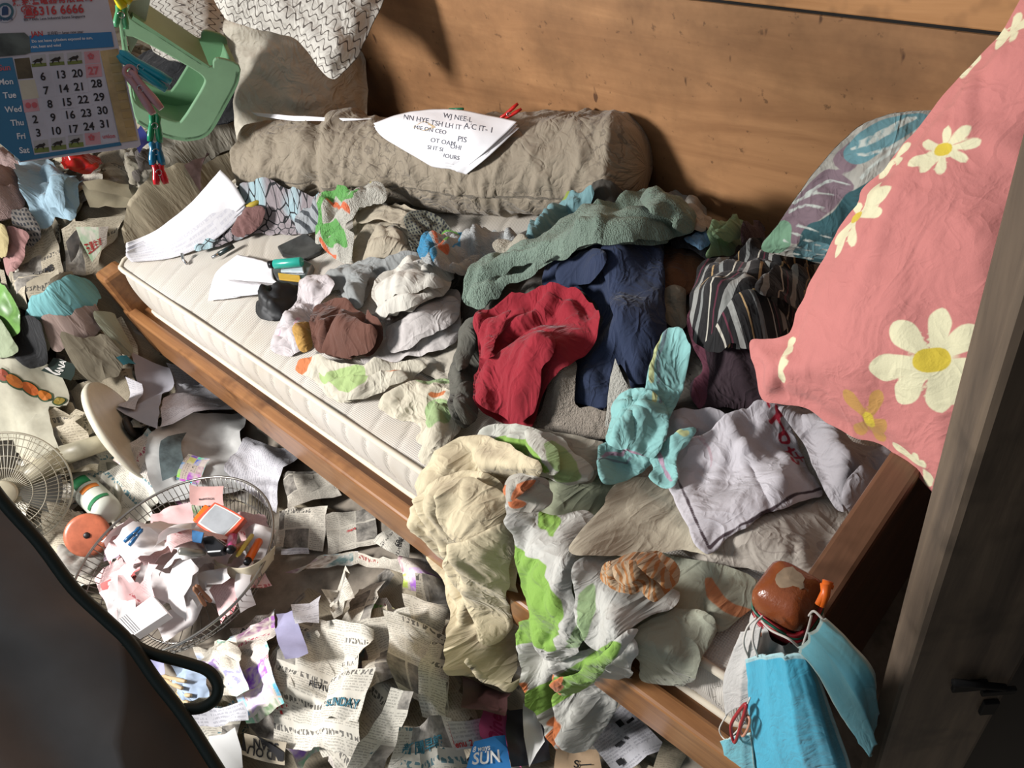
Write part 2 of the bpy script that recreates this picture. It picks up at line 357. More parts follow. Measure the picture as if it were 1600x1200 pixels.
# ---------------- cloth laid over whatever lies under it ----------------
def drape_geo(fr,px,th=.003,re=.004,fold=(.016,.07,0.,2.6),fine=.006,seed=1,blur=.025,res=.005,radial=None,ridges=(),dome=None,closed=True,jit=.003,lift=0,paints=(),uvrot=None,edge=.35):
    Q=spline(px,5) if closed else np.array(px,float)
    Q0=Q; Q=fr.march(Q0,smooth=True)
    M=fr.base(blur,(Q[:,0].min()-.05,Q[:,0].max()+.05,Q[:,1].min()-.05,Q[:,1].max()+.05))
    Q=fr.march(Q0,smooth=True,M=M+lift+.004)
    if jit: Q=Q+np.stack([noise(Q[:,0]*22,Q[:,1]*22,seed+5)+.5*noise(Q[:,0]*55,Q[:,1]*55,seed+7),noise(Q[:,0]*22+9,Q[:,1]*22,seed+6)+.5*noise(Q[:,0]*55+9,Q[:,1]*55,seed+8)],1)*jit*1.6
    lo,hi=Q.min(0)-res*2,Q.max(0)+res*2
    na=int((hi[0]-lo[0])/res)+2; nb=int((hi[1]-lo[1])/res)+2
    if na*nb>90000: res*=math.sqrt(na*nb/90000); na=int((hi[0]-lo[0])/res)+2; nb=int((hi[1]-lo[1])/res)+2
    A,B=np.meshgrid(lo[0]+np.arange(na)*res,lo[1]+np.arange(nb)*res,indexing='ij')
    P=np.stack([A.ravel(),B.ravel()],1); d,near=sdpoly(P,Q)
    ins=(d>0).reshape(na,nb)
    cell=ins[:-1,:-1]|ins[1:,:-1]|ins[:-1,1:]|ins[1:,1:]
    out=d<0; P[out]=near[out]; dd=np.maximum(d,0)
    a,b=P[:,0],P[:,1]
    z0=fr.samp(M,a,b)
    amp,lam,ang,an=fold; amp*=1.5; lam*=.72; fine*=1.6; ca,sa=math.cos(ang),math.sin(ang)
    u=a*ca+b*sa; v=-a*sa+b*ca
    w=noise(u*4+seed,v*4,seed)*.05
    def rd(x,y,sd,e=.07): n=noise(x,y,sd); return .62-1.5*np.sqrt(n*n+e*e)
    ca2,sa2=math.cos(.62),math.sin(.62)
    u2,v2=(u*ca2+v*sa2),(v*ca2-u*sa2); u3,v3=(u*ca2-v*sa2),(v*ca2+u*sa2)
    m1=sm(-.5,.3,noise(a*7,b*7,seed+11)); m2=sm(-.4,.4,noise(a*9+3,b*9,seed+12)); m3=sm(-.3,.4,noise(a*8+7,b*8,seed+14))
    f=rd((u+w)/lam*.60,v/(lam*an)*.60,seed+1)*(.35+.65*m1)
    f2=rd((u2+w)/lam*1.05,v2/(lam*an)*1.05,seed+2)*m2
    f3=rd((u3-w)/lam*1.25,v3/(lam*an)*1.25,seed+13)*m3
    tb=np.exp(-((noise((u-w)/lam*.45,v/(lam*an)*.35,seed+17))/.10)**2)*sm(-.1,.5,noise(a*6+2,b*6,seed+18))
    big=noise(a*8,b*8,seed+8)
    h=amp*(1.05*f+.6*f2+.4*f3+.55*tb+.45*big+.2)
    if fine:
        h=h+fine*(.75*rd((u2+w)/.034,v2/.10,seed+3,.05)*m3+.6*rd((u3)/.026,v3/.08,seed+4,.05)*m2)
    if radial:
        for (cx,cy,cnt,ra,rr) in radial:
            c=fr.march([(cx,cy)])[0]; r=np.hypot(a-c[0],b-c[1]); t=np.arctan2(b-c[1],a-c[0])
            k=np.abs(np.sin(t*cnt/2+1.5*noise(t*1.3,r*9,seed+7)+r*9))
            h=h*(1-np.exp(-(r/rr)**2))+ra*(k**.7)*np.exp(-(r/(rr*1.6))**2)*sm(0,.02,r)+ra*.5*np.exp(-(r/(rr*1.3))**2)
    for rg in ridges:
        ra,rw,pp=rg; L=fr.march(spline(pp,5,False)); q=sdline(P,L); h=h+ra*np.exp(-(q/rw)**2)
    if dome: h=h+dome[0]*(1-np.exp(-(dd/dome[1])**1.5))
    t=np.clip(dd/re,0,1); pr=np.sqrt(1-(1-t)**2)
    z=z0+.003+lift+th*pr+np.where(h>0,h,h*.25)*(edge+(1-edge)*sm(0,.035,dd))
    # let crests bulge over their valleys
    idx=-np.ones(na*nb,int); used=np.zeros((na,nb),bool)
    used[:-1,:-1]|=cell;used[1:,:-1]|=cell;used[:-1,1:]|=cell;used[1:,1:]|=cell
    uu=used.ravel(); idx[uu]=np.arange(uu.sum())
    Z=z.reshape(na,nb); ga,gb=np.gradient(Z,res); k=.004
    g=np.hypot(ga,gb)+1e-6; sc=k*np.tanh(g)/g*sm(0,.03,dd).reshape(na,nb)
    ida,idb=(-ga*sc).ravel(),(-gb*sc).ravel()
    P3=fr.fro((a+ida)[uu],(b+idb)[uu],z[uu])
    I=idx.reshape(na,nb); ci,cj=np.where(cell)
    Fq=np.stack([I[ci,cj],I[ci+1,cj],I[ci+1,cj+1],I[ci,cj+1]],1)
    r=ang if uvrot is None else uvrot; cr,sr=math.cos(r),math.sin(r)
    U=(a*cr+b*sr)+h*.3+noise(a*6,b*6,seed+20)*.012; Vv=(-a*sr+b*cr)+h*.25
    at={}
    for i,p in enumerate(paints):
        s=np.full(uu.sum(),-1.)
        for sh in (p if isinstance(p,list) else [p]):
            if sh[0]=='line': q=sh[1]-sdline(P[uu],fr.march(spline(sh[2],4,False)))
            else: q=sdpoly(P[uu],fr.march(spline(sh[1],4)))[0]
            s=np.maximum(s,q)
        s=s+noise(a[uu]*60,b[uu]*60,seed+i)*.0012
        at['p%d'%i]=s
    return P3,Fq,np.stack([U,Vv],1)[uu],at
def cloth(name,label,cat,mat,polys,fr=None,group=None,kind=None,**kw):
    """one garment = one mesh; polys are its overlapping folds from the bottom up"""
    fr=fr or FA; VV=[];FF=[];UU=[];AT={};n=0
    for k,p in enumerate(polys):
        q=dict(kw); 
        if isinstance(p,dict): q.update(p); px=q.pop('p')
        else: px=p
        q['seed']=q.get('seed',1)+k*13
        V,Fc,U,at=drape_geo(fr,px,**q)
        putall(V)
        VV.append(V);FF.append(Fc+n);UU.append(U)
        for kk,x in at.items(): AT.setdefault(kk,[]).append((n,x))
        n+=len(V)
    attrs={}
    for kk,l in AT.items():
        z=np.full(n,-1.); 
        for o,x in l: z[o:o+len(x)]=x
        attrs[kk]=z
    return mesh(name,np.concatenate(VV),np.concatenate(FF),mat,None,uv=np.concatenate(UU),attrs=attrs,label=label,cat=cat,group=group,kind=kind)
# ---------------- paper ----------------
def paper_geo(fr,Q,cell=.022,crump=.006,lift=.002,blur=.035,seed=1,curl=0,sharp=True,tear=.0):
    """Q: four corners (frame a,b) in reading order TL,TR,BR,BL"""
    Q=np.asarray(Q,float); w=(np.linalg.norm(Q[1]-Q[0])+np.linalg.norm(Q[2]-Q[3]))/2; h=(np.linalg.norm(Q[3]-Q[0])+np.linalg.norm(Q[2]-Q[1]))/2
    nu=max(3,int(w/cell)+1);nv=max(3,int(h/cell)+1)
    U,V=np.meshgrid(np.linspace(0,1,nu),np.linspace(0,1,nv),indexing='ij')
    r=np.random.default_rng(seed); j=np.zeros((2,nu,nv))
    j[:,1:-1,1:-1]=r.uniform(-.35,.35,(2,nu-2,nv-2)); u=U+j[0]/nu; v=V+j[1]/nv
    if tear:
        k=tear/max(w,h)
        u=u+np.where(U==0,1,np.where(U==1,-1,0))*r.uniform(0,k,U.shape); v=v+np.where(V==0,1,np.where(V==1,-1,0))*r.uniform(0,k,V.shape)
    u=u.ravel();v=v.ravel()
    P=((1-u)*(1-v))[:,None]*Q[0]+(u*(1-v))[:,None]*Q[1]+(u*v)[:,None]*Q[2]+((1-u)*v)[:,None]*Q[3]
    lo,hi=P.min(0),P.max(0); M=fr.base(blur,(lo[0],hi[0],lo[1],hi[1])); z=fr.samp(M,P[:,0],P[:,1])
    th=r.uniform(0,3.14); pu=P[:,0]*math.cos(th)+P[:,1]*math.sin(th); pv=-P[:,0]*math.sin(th)+P[:,1]*math.cos(th)
    c=crump*(2.2*np.abs(noise(pu/.06,pv/.14,seed))+1.3*np.abs(noise(P[:,0]/.03,P[:,1]/.03,seed+1))+r.uniform(0,.5,len(P)))
    z=z+lift+c
    if curl: z=z+curl*(2*np.abs(u-.5))**2.2+abs(curl)*.3*(2*np.abs(v-.5))**3
    P3=fr.fro(P[:,0],P[:,1],z)
    I=np.arange(nu*nv).reshape(nu,nv)
    Fq=np.stack([I[:-1,:-1],I[:-1,1:],I[1:,1:],I[1:,:-1]],-1).reshape(-1,4)
    # triangulate with alternating diagonals for a creased look
    T=np.concatenate([Fq[:,[0,1,2]],Fq[:,[0,2,3]]]) if r.random()<.5 else np.concatenate([Fq[:,[0,1,3]],Fq[:,[1,2,3]]])
    return P3,T,np.stack([u*w,(1-v)*h],1),(w,h)
def fillput(V):
    FA.put(V); 
def paper(name,label,cat,mat,px,fr=None,group=None,smooth=False,world=False,kind=None,texts=(),**kw):
    fr=fr or FF; Q=np.asarray(px,float) if world else fr.march(px)
    if not world:
        M=fr.base(kw.get('blur',.035),(Q[:,0].min()-.05,Q[:,0].max()+.05,Q[:,1].min()-.05,Q[:,1].max()+.05)); Q=fr.march(px,M=M+kw.get('lift',.002)+kw.get('crump',.006)*.9)
    V,T,uv,(w,h)=paper_geo(fr,Q,**kw)
    # densify for the support maps
    D=[V]+[(V[T[:,0]]*a+V[T[:,1]]*b+V[T[:,2]]*(1-a-b)) for a,b in ((.33,.33),(.6,.2),(.2,.6),(.2,.2),(.5,.5),(.5,0),(0,.5))]
    D=np.concatenate(D); putall(D)
    o=mesh(name,V,T,mat,None,smooth=smooth,uv=uv,label=label,cat=cat,group=group,kind=kind)
    for tx in texts: print_on(o,V,T,Q,w,h,*tx)
    return o
_tg={}
def textgeo(body,bold=0):
    k=(body,bold)
    if k in _tg: return _tg[k]
    c=bpy.data.curves.new('t','FONT'); c.body=body; c.align_x='CENTER'; c.align_y='CENTER'; c.size=1; c.offset=.022*bold; c.resolution_u=3
    o=bpy.data.objects.new('t',c); COL.objects.link(o); bpy.context.view_layer.update()
    m=o.to_mesh(); V=np.array([v.co[:] for v in m.vertices]).reshape(-1,3); Fc=[list(p.vertices) for p in m.polygons]; o.to_mesh_clear()
    bpy.data.objects.remove(o); bpy.data.curves.remove(c); _tg[k]=(V,Fc); return V,Fc
def lift_to(V3,T,pts,d=(0,0,1),off=.0008):
    """drop points straight onto a surface mesh"""
    bv=BVHTree.FromPolygons([tuple(p) for p in V3],[tuple(map(int,t)) for t in T]); out=[]; d=Vector(d)
    for p in pts:
        h=bv.ray_cast(Vector(p)+d*.6,-d)
        if h[0] is None: h=bv.find_nearest(Vector(p))
        q=h[0]; out.append(tuple(q+d*off) if q is not None else tuple(p))
    return np.array(out)
def print_on(o,V,T,Q,w,h,body,u,v,size,mat,rot=0,sx=1,bold=1,name='lettering',off=.0022):
    G,Fc=textgeo(body,bold)
    if len(G)==0: return
    cr,sr=math.cos(rot),math.sin(rot)
    x=(G[:,0]*sx*cr-G[:,1]*sr)*size/w+u; y=v-(G[:,0]*sx*sr+G[:,1]*cr)*size/h
    P=((1-x)*(1-y))[:,None]*Q[0]+(x*(1-y))[:,None]*Q[1]+(x*y)[:,None]*Q[2]+((1-x)*y)[:,None]*Q[3]
    P3=lift_to(V,T,np.stack([P[:,0],P[:,1],np.full(len(P),.3)],1),off=off)
    return mesh(name,P3,Fc,mat,o,smooth=False)
# ---------------- free surfaces through control points ----------------
def catmull(C,n):
    """C: (rows,cols,3) -> refined along rows"""
    C=np.asarray(C,float); R=len(C); out=[]
    for i in range(R-1):
        p=[C[max(i-1,0)],C[i],C[i+1],C[min(i+2,R-1)]]
        for j in range(n):
            t=j/n; out.append(.5*((2*p[1])+(-p[0]+p[2])*t+(2*p[0]-5*p[1]+4*p[2]-p[3])*t*t+(-p[0]+3*p[1]-3*p[2]+p[3])*t**3))
    out.append(C[-1]); return np.array(out)
def pt(c):
    """(x,y,'z'|'y'|'d',value) -> world point"""
    if len(c)==3 and not isinstance(c[2],str): return np.array(c,float)
    x,y,k,v=c; return onz(x,y,v) if k=='z' else ony(x,y,v) if k=='y' else dep(x,y,v)
def patch_geo(net,nu=12,nv=12,disp=None):
    C=np.array([[pt(c) for c in row] for row in net]); C=catmull(C,nu); C=np.swapaxes(catmull(np.swapaxes(C,0,1),nv),0,1)
    a,b,_=C.shape; lu=np.concatenate([[0],np.cumsum(np.linalg.norm(np.diff(C[:,b//2],axis=0),axis=1))]); lv=np.concatenate([[0],np.cumsum(np.linalg.norm(np.diff(C[a//2],axis=0),axis=1))])
    U,V=np.meshgrid(lv,lu); 
    du=np.gradient(C,axis=0);dv=np.gradient(C,axis=1); N=np.cross(dv,du); N/=np.linalg.norm(N,axis=2,keepdims=True)+1e-12
    mid=C[a//2,b//2]
    if ((CAM-mid)@N[a//2,b//2])<0: N=-N
    if disp is not None:
        s=np.linspace(0,1,a)[:,None]*np.ones((1,b)); t=np.linspace(0,1,b)[None,:]*np.ones((a,1))
        C=C+N*disp(U,V,s,t)[...,None]
    return C,U,V,N
def patch(name,mat,net,nu=12,nv=12,disp=None,thick=.004,parent=None,paint=None,put=False,**kw):
    C,U,V,N=patch_geo(net,nu,nv,disp); a,b,_=C.shape
    I=np.arange(a*b).reshape(a,b); Q=np.stack([I[:-1,:-1],I[:-1,1:],I[1:,1:],I[1:,:-1]],-1).reshape(-1,4)
    e=0.*U
    e=thick*np.ones_like(U)
    B=C-N*e[...,None]; P=np.concatenate([C.reshape(-1,3),B.reshape(-1,3)]); k=a*b
    rim=[]
    for i in range(a-1): rim+=[[I[i,0],I[i+1,0],I[i+1,0]+k,I[i,0]+k],[I[i+1,-1],I[i,-1],I[i,-1]+k,I[i+1,-1]+k]]
    for j in range(b-1): rim+=[[I[0,j+1],I[0,j],I[0,j]+k,I[0,j+1]+k],[I[-1,j],I[-1,j+1],I[-1,j+1]+k,I[-1,j]+k]]
    Fc=np.concatenate([Q,Q[:,::-1]+k,np.array(rim)]); uv=np.stack([U.ravel(),V.ravel()],1)
    at=None
    if paint:
        at={}
        for i,fn in enumerate(paint): x=fn(U,V).ravel(); at['p%d'%i]=np.concatenate([x,x])
    if put: FA.put(C.reshape(-1,3)); FB.put(C.reshape(-1,3))
    return mesh(name,P,Fc,mat,parent,uv=np.concatenate([uv,uv]),attrs=at,**kw)
# ---------------- the room ----------------
def wallmat():
    t=NT('plywood wall'); o=t.obj(); mp=t.n('ShaderNodeMapping'); t.l(o,mp.inputs[0]); mp.inputs['Scale'].default_value=(1.6,1,14)
    g=t.noise(mp.outputs[0],1,6,.62,.8); c=t.mix(t.rng(g,.3,.7),'b5865b','8e6441')
    c=t.mix(t.rng(t.noise(o,2.6,6,.68),.40,.66,0,.8),c,'6f4f33')
    mp2=t.n('ShaderNodeMapping'); t.l(o,mp2.inputs[0]); mp2.inputs['Scale'].default_value=(34,1,13); mp2.inputs['Rotation'].default_value=(0,.5,0)
    c=t.mix(t.rng(t.noise(mp2.outputs[0],1,2,.6),.705,.75,0,.85),c,'4a2e1c')
    c=t.mix(t.rng(t.noise(o,48,3,.6),.66,.72,0,.55),c,'3d2718')
    t.bump(g,.12,.002); return t.done(c,.55)
PLY=wallmat(); DARK=plain('dark void wood','2a221c',.8)
CONC=plain('bare concrete','9a8f80',.9,var=.25)
mesh('floor',[(-4,-3,0),(1.2,-3,0),(1.2,1.2,0),(-4,1.2,0),(-4,-3,-.05),(1.2,-3,-.05),(1.2,1.2,-.05),(-4,1.2,-.05)],[[0,1,2,3],[4,7,6,5],[0,4,5,1],[1,5,6,2],[2,6,7,3],[3,7,4,0]],CONC,smooth=False,kind='structure')
bevelbox('wall_back',(-1.4,1.2,.449),(5.2,.04,.894),PLY,b=0,kind='structure')
PLY2=wood('upper board','c79464','a8774a',(2,1,18),.5,'5c3d24')
bevelbox('trim_1',(-1.4,1.2,1.65),(5.2,.045,1.494),PLY2,b=.003,kind='structure')
bevelbox('trim_2',(-1.4,1.1985,.9),(5.2,.03,.008),plain('black seam grime','14100c',.9),b=0,kind='structure')
bevelbox('wall_left',(-4.02,-.9,1.2),(.04,4.2,2.4),plain('painted left wall','a9a596',.8),b=0,kind='structure')
bevelbox('wall_right',(.42,.2,1.2),(.04,2.0,2.4),plain('right wall unlit tone','241c17',.8),b=0,kind='structure')  # near-black colour stands in for the unlit dark past the bed end
# ---------------- support heights ----------------
A_,B_=FA.A,FA.B
hl=.45*sm(-.12,.42,B_)*sm(-2.10,-2.32,A_)
cl=(.035+.05*np.abs(noise(A_*6,B_*6,3))+.02*noise(A_*15,B_*15,4))
hole=onz(535,885,0); cl*=sm(.06,.15,np.hypot((A_-hole[0])/1.3,B_-hole[1]))
cl*=sm(-.05,-.35,A_)
cl*=sm(.22,.30,np.hypot(A_+1.455,B_+.06)); clear=(hl>.02); H0=np.maximum(hl,0)+cl*(1+.6*clear)
FA.H=H0.copy()
under=(A_>-2.16)&(B_>.27); FA.H[under]=0
LH=FA.H.copy(); FF.H=LH.copy(); FF.H[(A_>-2.13)&(B_>.30)]=0
bed=(A_>-2.13)&(A_<-.22)&(B_>.345); FA.H[bed]=.45
fb=FB; hB=np.where(fb.B>0,-fb.B,np.where(fb.B>-.318,fb.B+.0,-.636-fb.B)); hB[fb.A>-.2]-=.25; fb.H=hB+0.
NEWS=[news('newsprint plain'),news('newsprint photo',photo=.34,seed=3.1),news('newsprint colour','d2cabb',photo=.42,colour=.75,seed=5.7,headc='8e2f2c'),
      news('newsprint deep shade','8f8470','6a6152',seed=9.2,photo=.12),news('newsprint big heads','d0cabd',head=.8,photo=.1,seed=2.2,cell=(.09,.045)),  # first one's dark brown stands in for shadow between the sheets
      news('advert sheet','d9cfc6',photo=.6,colour=1.2,seed=12.2,headc='a12c50'),news('newsprint teal','cfcabd',photo=.1,seed=8.8,headc='2d6a78',head=.7)]
# underlying litter, a crumpled bed of newsprint darkened for shadow gaps
def litter():
    st=2; a=A_[::st,::st];b=B_[::st,::st]
    z=LH[::st,::st]-.012+.012*np.abs(noise(a*18,b*18,31))+.006*noise(a*45,b*45,32)
    m=(a<-.1)&(b<1.17)&~((a>-2.14)&(b>.36)); P=np.stack([a,b,z],-1); I=np.arange(a.size).reshape(a.shape)
    c=m[:-1,:-1]&m[1:,:-1]&m[:-1,1:]&m[1:,1:]; ci,cj=np.where(c); Q=np.stack([I[ci,cj],I[ci+1,cj],I[ci+1,cj+1],I[ci,cj+1]],1)
    zc=P[...,2].ravel()[Q].max(1); Q=Q[zc>.004]; 
    us=np.unique(Q); rm=-np.ones(a.size,int); rm[us]=np.arange(len(us)); P=P.reshape(-1,3)[us]; Q=rm[Q]
    T=np.concatenate([Q[:,[0,1,2]],Q[:,[0,2,3]]])
    mesh('litter_heap',P,T,NEWS[3],None,smooth=False,uv=P[:,:2]+P[:,2:3]*.4,label='trampled brownish mass of old torn newspaper covering the floor beside the bed',cat='litter',kind='stuff')
litter()
# ---------------- bed ----------------
BW=wood('varnished bed wood','9a6c43','764e31',(3,50,50),.32,'4a2a16')
BW2=wood('worn bed wood','7a5640','5a3e2c',(40,3,40),.4,'3a2415')
bedo=empty('bed',(-1.2,.7,0),'varnished brown wooden single bed frame against the plywood wall','bed')
bevelbox('side_rail',(-1.19,.305,.225),(2.0,.03,.15),BW,bedo,.006)
bevelbox('rail_ledge',(-1.19,.335,.265),(1.98,.06,.03),BW,bedo,.003)
bevelbox('side_rail',(-1.19,1.15,.225),(2.0,.02,.15),BW,bedo,.004)
bevelbox('end_rail',(-.185,.74,.585),(.03,.80,.09),BW2,bedo,.008)
bevelbox('rail_cap',(-.185,.74,.645),(.042,.80,.022),BW2,bedo,.006)
bevelbox('end_panel',(-.18,.74,.40),(.02,.78,.30),BW2,bedo,.004)
for k in range(3):
    bevelbox('end_slat',(-.19,.48+.24*k,.42),(.03,.05,.26),BW2,bedo,.004)
bevelbox('leg',(-2.19,.33,.21),(.07,.07,.42),BW,bedo,.012)
bevelbox('leg',(-2.19,1.12,.21),(.07,.06,.42),BW,bedo,.012)
bevelbox('leg',(-.185,1.13,.35),(.06,.06,.70),BW2,bedo,.012)
bevelbox('head_rail',(-2.19,.73,.36),(.03,.76,.10),BW,bedo,.006)
for k in range(9): bevelbox('bed_slat',(-2.0+.22*k,.73,.262),(.07,.80,.016),BW2,bedo,.002)
# post with rounded block top
def post():
    sec=[(0,.025,.03),(.10,.025,.03),(.60,.024,.03),(.70,.0235,.030),(.71,.0215,.013),(.752,.0215,.012),(.757,.027,.014),(.762,.0285,.012),(.776,.028,.011),(.786,.022,.012),(.790,.011,.008)]
    V=[];Fc=[];n=24
    for (z,w,c) in sec:
        for k in range(n):
            t=2*math.pi*(k+.5)/n; x,y=math.cos(t),math.sin(t); e=.42; X=w*math.copysign(abs(x)**e,x);Y=w*math.copysign(abs(y)**e,y)
            dz=.002*noise(X*60,Y*60,4) if z>.7 else 0
            V.append((-.182+X,.345+Y,z+float(dz)))
    m=len(sec)
    for i in range(m-1):
        for k in range(n): Fc.append([i*n+k,i*n+(k+1)%n,(i+1)*n+(k+1)%n,(i+1)*n+k])
    Fc.append([(m-1)*n+k for k in range(n)]); Fc.append(list(range(n))[::-1])
    t=NT('lacquered post'); o=t.obj(); g=t.noise(o,30,4); c=t.mix(t.rng(g,.3,.7),'8a4a26','6e351a')
    c=t.mix(t.rng(t.noise(o,42,3,.7),.62,.68,0,1),c,'8f7460'); c=t.mix(t.rng(t.noise(o,15,3,.6),.66,.7,0,.9),c,'3c2012'); t.bump(t.noise(o,45,4,.7),.5,.003)
    mesh('corner_post',V,Fc,t.done(c,.25),bedo,label='glossy reddish brown post with a chipped rounded block top')
    # chipped bare patch on the crown
    q=[(math.cos(a)*(.013+.005*float(noise(np.array(a*2.),np.array(0.),5))),math.sin(a)*(.012+.005*float(noise(np.array(a*2.),np.array(3.),5)))) for a in np.linspace(0,2*math.pi,18)[:-1]]
    mesh('chipped_patch',[(-.184+x,.350+y,.7902) for x,y in q]+[(-.184,.350,.7915)],[[i,(i+1)%17,17] for i in range(17)],plain('bare chipped wood','a08a70',.9,var=.4),bedo,smooth=False,label='bare chipped patch')
post()
# mattress
def mattress():
    x0,x1,y0,y1,z0,z1=-2.13,-.225,.345,1.135,.282,.45; r=.035
    # profile around the edge: superellipse rounded box as a height grid + sides
    res=.006; nx=int((x1-x0)/res);ny=int((y1-y0)/res)
    X,Y=np.meshgrid(np.linspace(x0,x1,nx),np.linspace(y0,y1,ny),indexing='ij')
    def groove(s,t,per=.078):   # scalloped quilting
        w=s/per+.30*np.sin(t*2*np.pi/.30)+.12*np.sin(t*2*np.pi/.15+1)
        return np.exp(-((w-np.round(w))*per/.0032)**2)
    dx=np.minimum(X-x0,x1-X);dy=np.minimum(Y-y0,y1-Y); d=np.minimum(dx,dy)
    Z=z1-.006*np.exp(-d/.02)+.004*noise(X*5,Y*5,2)-.0045*groove(X+.45*Y,Y)*sm(0,.02,d)
    Pt=np.stack([X,Y,Z],-1).reshape(-1,3); I=np.arange(nx*ny).reshape(nx,ny)
    Qt=np.stack([I[:-1,:-1],I[1:,:-1],I[1:,1:],I[:-1,1:]],-1).reshape(-1,4)
    root=empty('mattress',(-1.18,.74,.28),'quilted beige single mattress with wavy stitching on the bed frame','mattress')
    t=NT('mattress ticking'); uv=t.uv(); s=t.sep(uv)
    k=t.math('MULTIPLY',t.math('SINE',t.math('MULTIPLY',t.math('ADD',s[0],s[1]),900.)),t.math('SINE',t.math('MULTIPLY',t.math('SUBTRACT',s[0],s[1]),900.)))
    c=t.mix(t.rng(t.noise(uv,3,4,.6),.4,.7),'c9c3ba','b8afa1'); c=t.mix(t.rng(k,.2,.8,0,.22),c,'9d8f7b'); c=t.mix(t.rng(t.noise(uv,1.7,3),.58,.75,0,.35),c,'a08c6c')
    t.bump(k,.35,.0015); TK=t.done(c,.85)
    mesh('quilted_top',Pt,Qt,TK,root,uv=Pt[:,:2])
    # side band with scallops
    per=[(x0,y0),(x1,y0),(x1,y1),(x0,y1)]; pts=[];acc=0; arc=[]
    def corner(cx,cy,a0): return [(cx+r*math.cos(a),cy+r*math.sin(a)) for a in np.linspace(a0,a0+math.pi/2,6)]
    loop=corner(x1-r,y0+r,-math.pi/2)+corner(x1-r,y1-r,0)+corner(x0+r,y1-r,math.pi/2)+corner(x0+r,y0+r,math.pi)
    L=[]
    for i in range(len(loop)):
        a=np.array(loop[i]);b=np.array(loop[(i+1)%len(loop)]);k2=max(1,int(np.linalg.norm(b-a)/.006))
        for j in range(k2): L.append(a+(b-a)*j/k2)
    L=np.array(L); ar=np.concatenate([[0],np.cumsum(np.linalg.norm(np.diff(L,axis=0),axis=1))]); ctr=np.array([(x0+x1)/2,(y0+y1)/2])
    nr=np.stack([np.roll(L,-1,0)-np.roll(L,1,0)],0)[0]; nr=np.stack([nr[:,1],-nr[:,0]],1);nr/=np.linalg.norm(nr,axis=1,keepdims=True)
    nz=22; V=[]
    for j in range(nz):
        t_=j/(nz-1); z=z0+(z1-.008-z0)*t_; bul=.010*math.sin(math.pi*t_)
        g=groove(ar+.035*math.sin(math.pi*t_),np.full_like(ar,.0),.066)
        off=bul-.006*g+.002*noise(ar*9,np.full_like(ar,z*9),4); V.append(np.concatenate([L+nr*off[:,None],np.full((len(L),1),z)],1))
    V=np.concatenate(V);n=len(L); Fc=[[j*n+i,j*n+(i+1)%n,(j+1)*n+(i+1)%n,(j+1)*n+i] for j in range(nz-1) for i in range(n)]
    mesh('quilted_side',V,np.array(Fc),TK,root,uv=np.stack([np.tile(ar,nz),V[:,2]],1))
    PM=fabric('piping tape','d3c8b4',dirt=.08)
    for nm,z in (('piping',z1-.004),('piping',z0+.004)):
        tube(nm,[(p[0]+q[0]*.003,p[1]+q[1]*.003,z) for p,q in zip(L[::3],nr[::3])],.0065,PM,root,n=8,closed=True)
mattress()
def plane_frame(P1,P2,P3,ext=1.2,res=.02):
    """a flat frame through three points, facing the viewer's side"""
    P1,P2,P3=[np.array(p,float) for p in (P1,P2,P3)]
    ex=P2-P1; ex/=np.linalg.norm(ex); n=np.cross(ex,P3-P1); n/=np.linalg.norm(n)
    if n@(CAM-P1)<0: n=-n
    ey=np.cross(n,ex); return Frame(P1,ex,ey,n,(-ext,ext),(-ext,ext),res)
def cushion(name,label,cat,mat,px,fr,T=.06,rad=.07,wr=(.008,.09,0,2.5),seam=None,put=True,group=None,seed=3,res=.006,backT=None,**kw):
    root=None
    V,Fc,U,at=drape_geo(fr,px,th=.002,re=.02,edge=0,fine=.0018,fold=wr,dome=(T,rad),seed=seed,res=res,jit=.002,**kw)
    kw2=dict(kw); kw2.pop('paints',None)
    V2,F2,U2,_=drape_geo(fr,px,th=.002,re=.02,edge=0,fine=.0018,fold=wr,dome=(backT or T,rad),seed=seed,res=res,jit=.002,**kw2)
    a,b,h=fr.to(V2); V2=fr.fro(a,b,-h+.001); 
    n=len(V); at={k:np.concatenate([x,np.full(len(V2),-1.)]) for k,x in at.items()}
    if put: FA.put(V); FB.put(V); FA.put(V2)
    return mesh(name,np.concatenate([V,V2]),np.concatenate([Fc,F2[:,::-1]+n]),mat,None,uv=np.concatenate([U,U2]),attrs=at,label=label,cat=cat,group=group)
# ---------------- floor litter, sheet by sheet ----------------
rr=random.Random(5); fc=fabric
LET=news('typed letter','c9c8cf','77767f',photo=0,head=0,line=.006,cell=(.16,.2),seed=1.3)
WHITE=plain('white paper','dcdad6',.8,var=.03)
BAD=[(-1.455,-.06,.30)]
n=0
DIM=news('newsprint shaded','b4a994','5b5345',seed=4.4,photo=.25)  # darker copy of the newsprint, shade put into its colour
def rand_sheet(x,y,w,h,th,mat,group,label,lift,crump,cell,seed,frm=FA,tear=.02):
    c_,s_=math.cos(th),math.sin(th)
    Q=[(x+a*w*c_-b*h*s_,y+a*w*s_+b*h*c_) for a,b in ((-.5,.5),(.5,.5),(.5,-.5),(-.5,-.5))]
    return paper('newspaper_sheet',label,'newspaper',mat,Q,world=True,group=group,lift=lift,crump=crump,cell=cell,seed=seed,tear=tear,blur=.03)
def inview(p,m=60):
    d=np.array(p)-CAM; c_=np.array([d@np.array([AX[i],AY[i],AZ[i]]) for i in range(3)])
    u,v=800+F*c_[0]/c_[2],600+F*c_[1]/c_[2]; return -m<u<1600+m and -m<v<1200+m
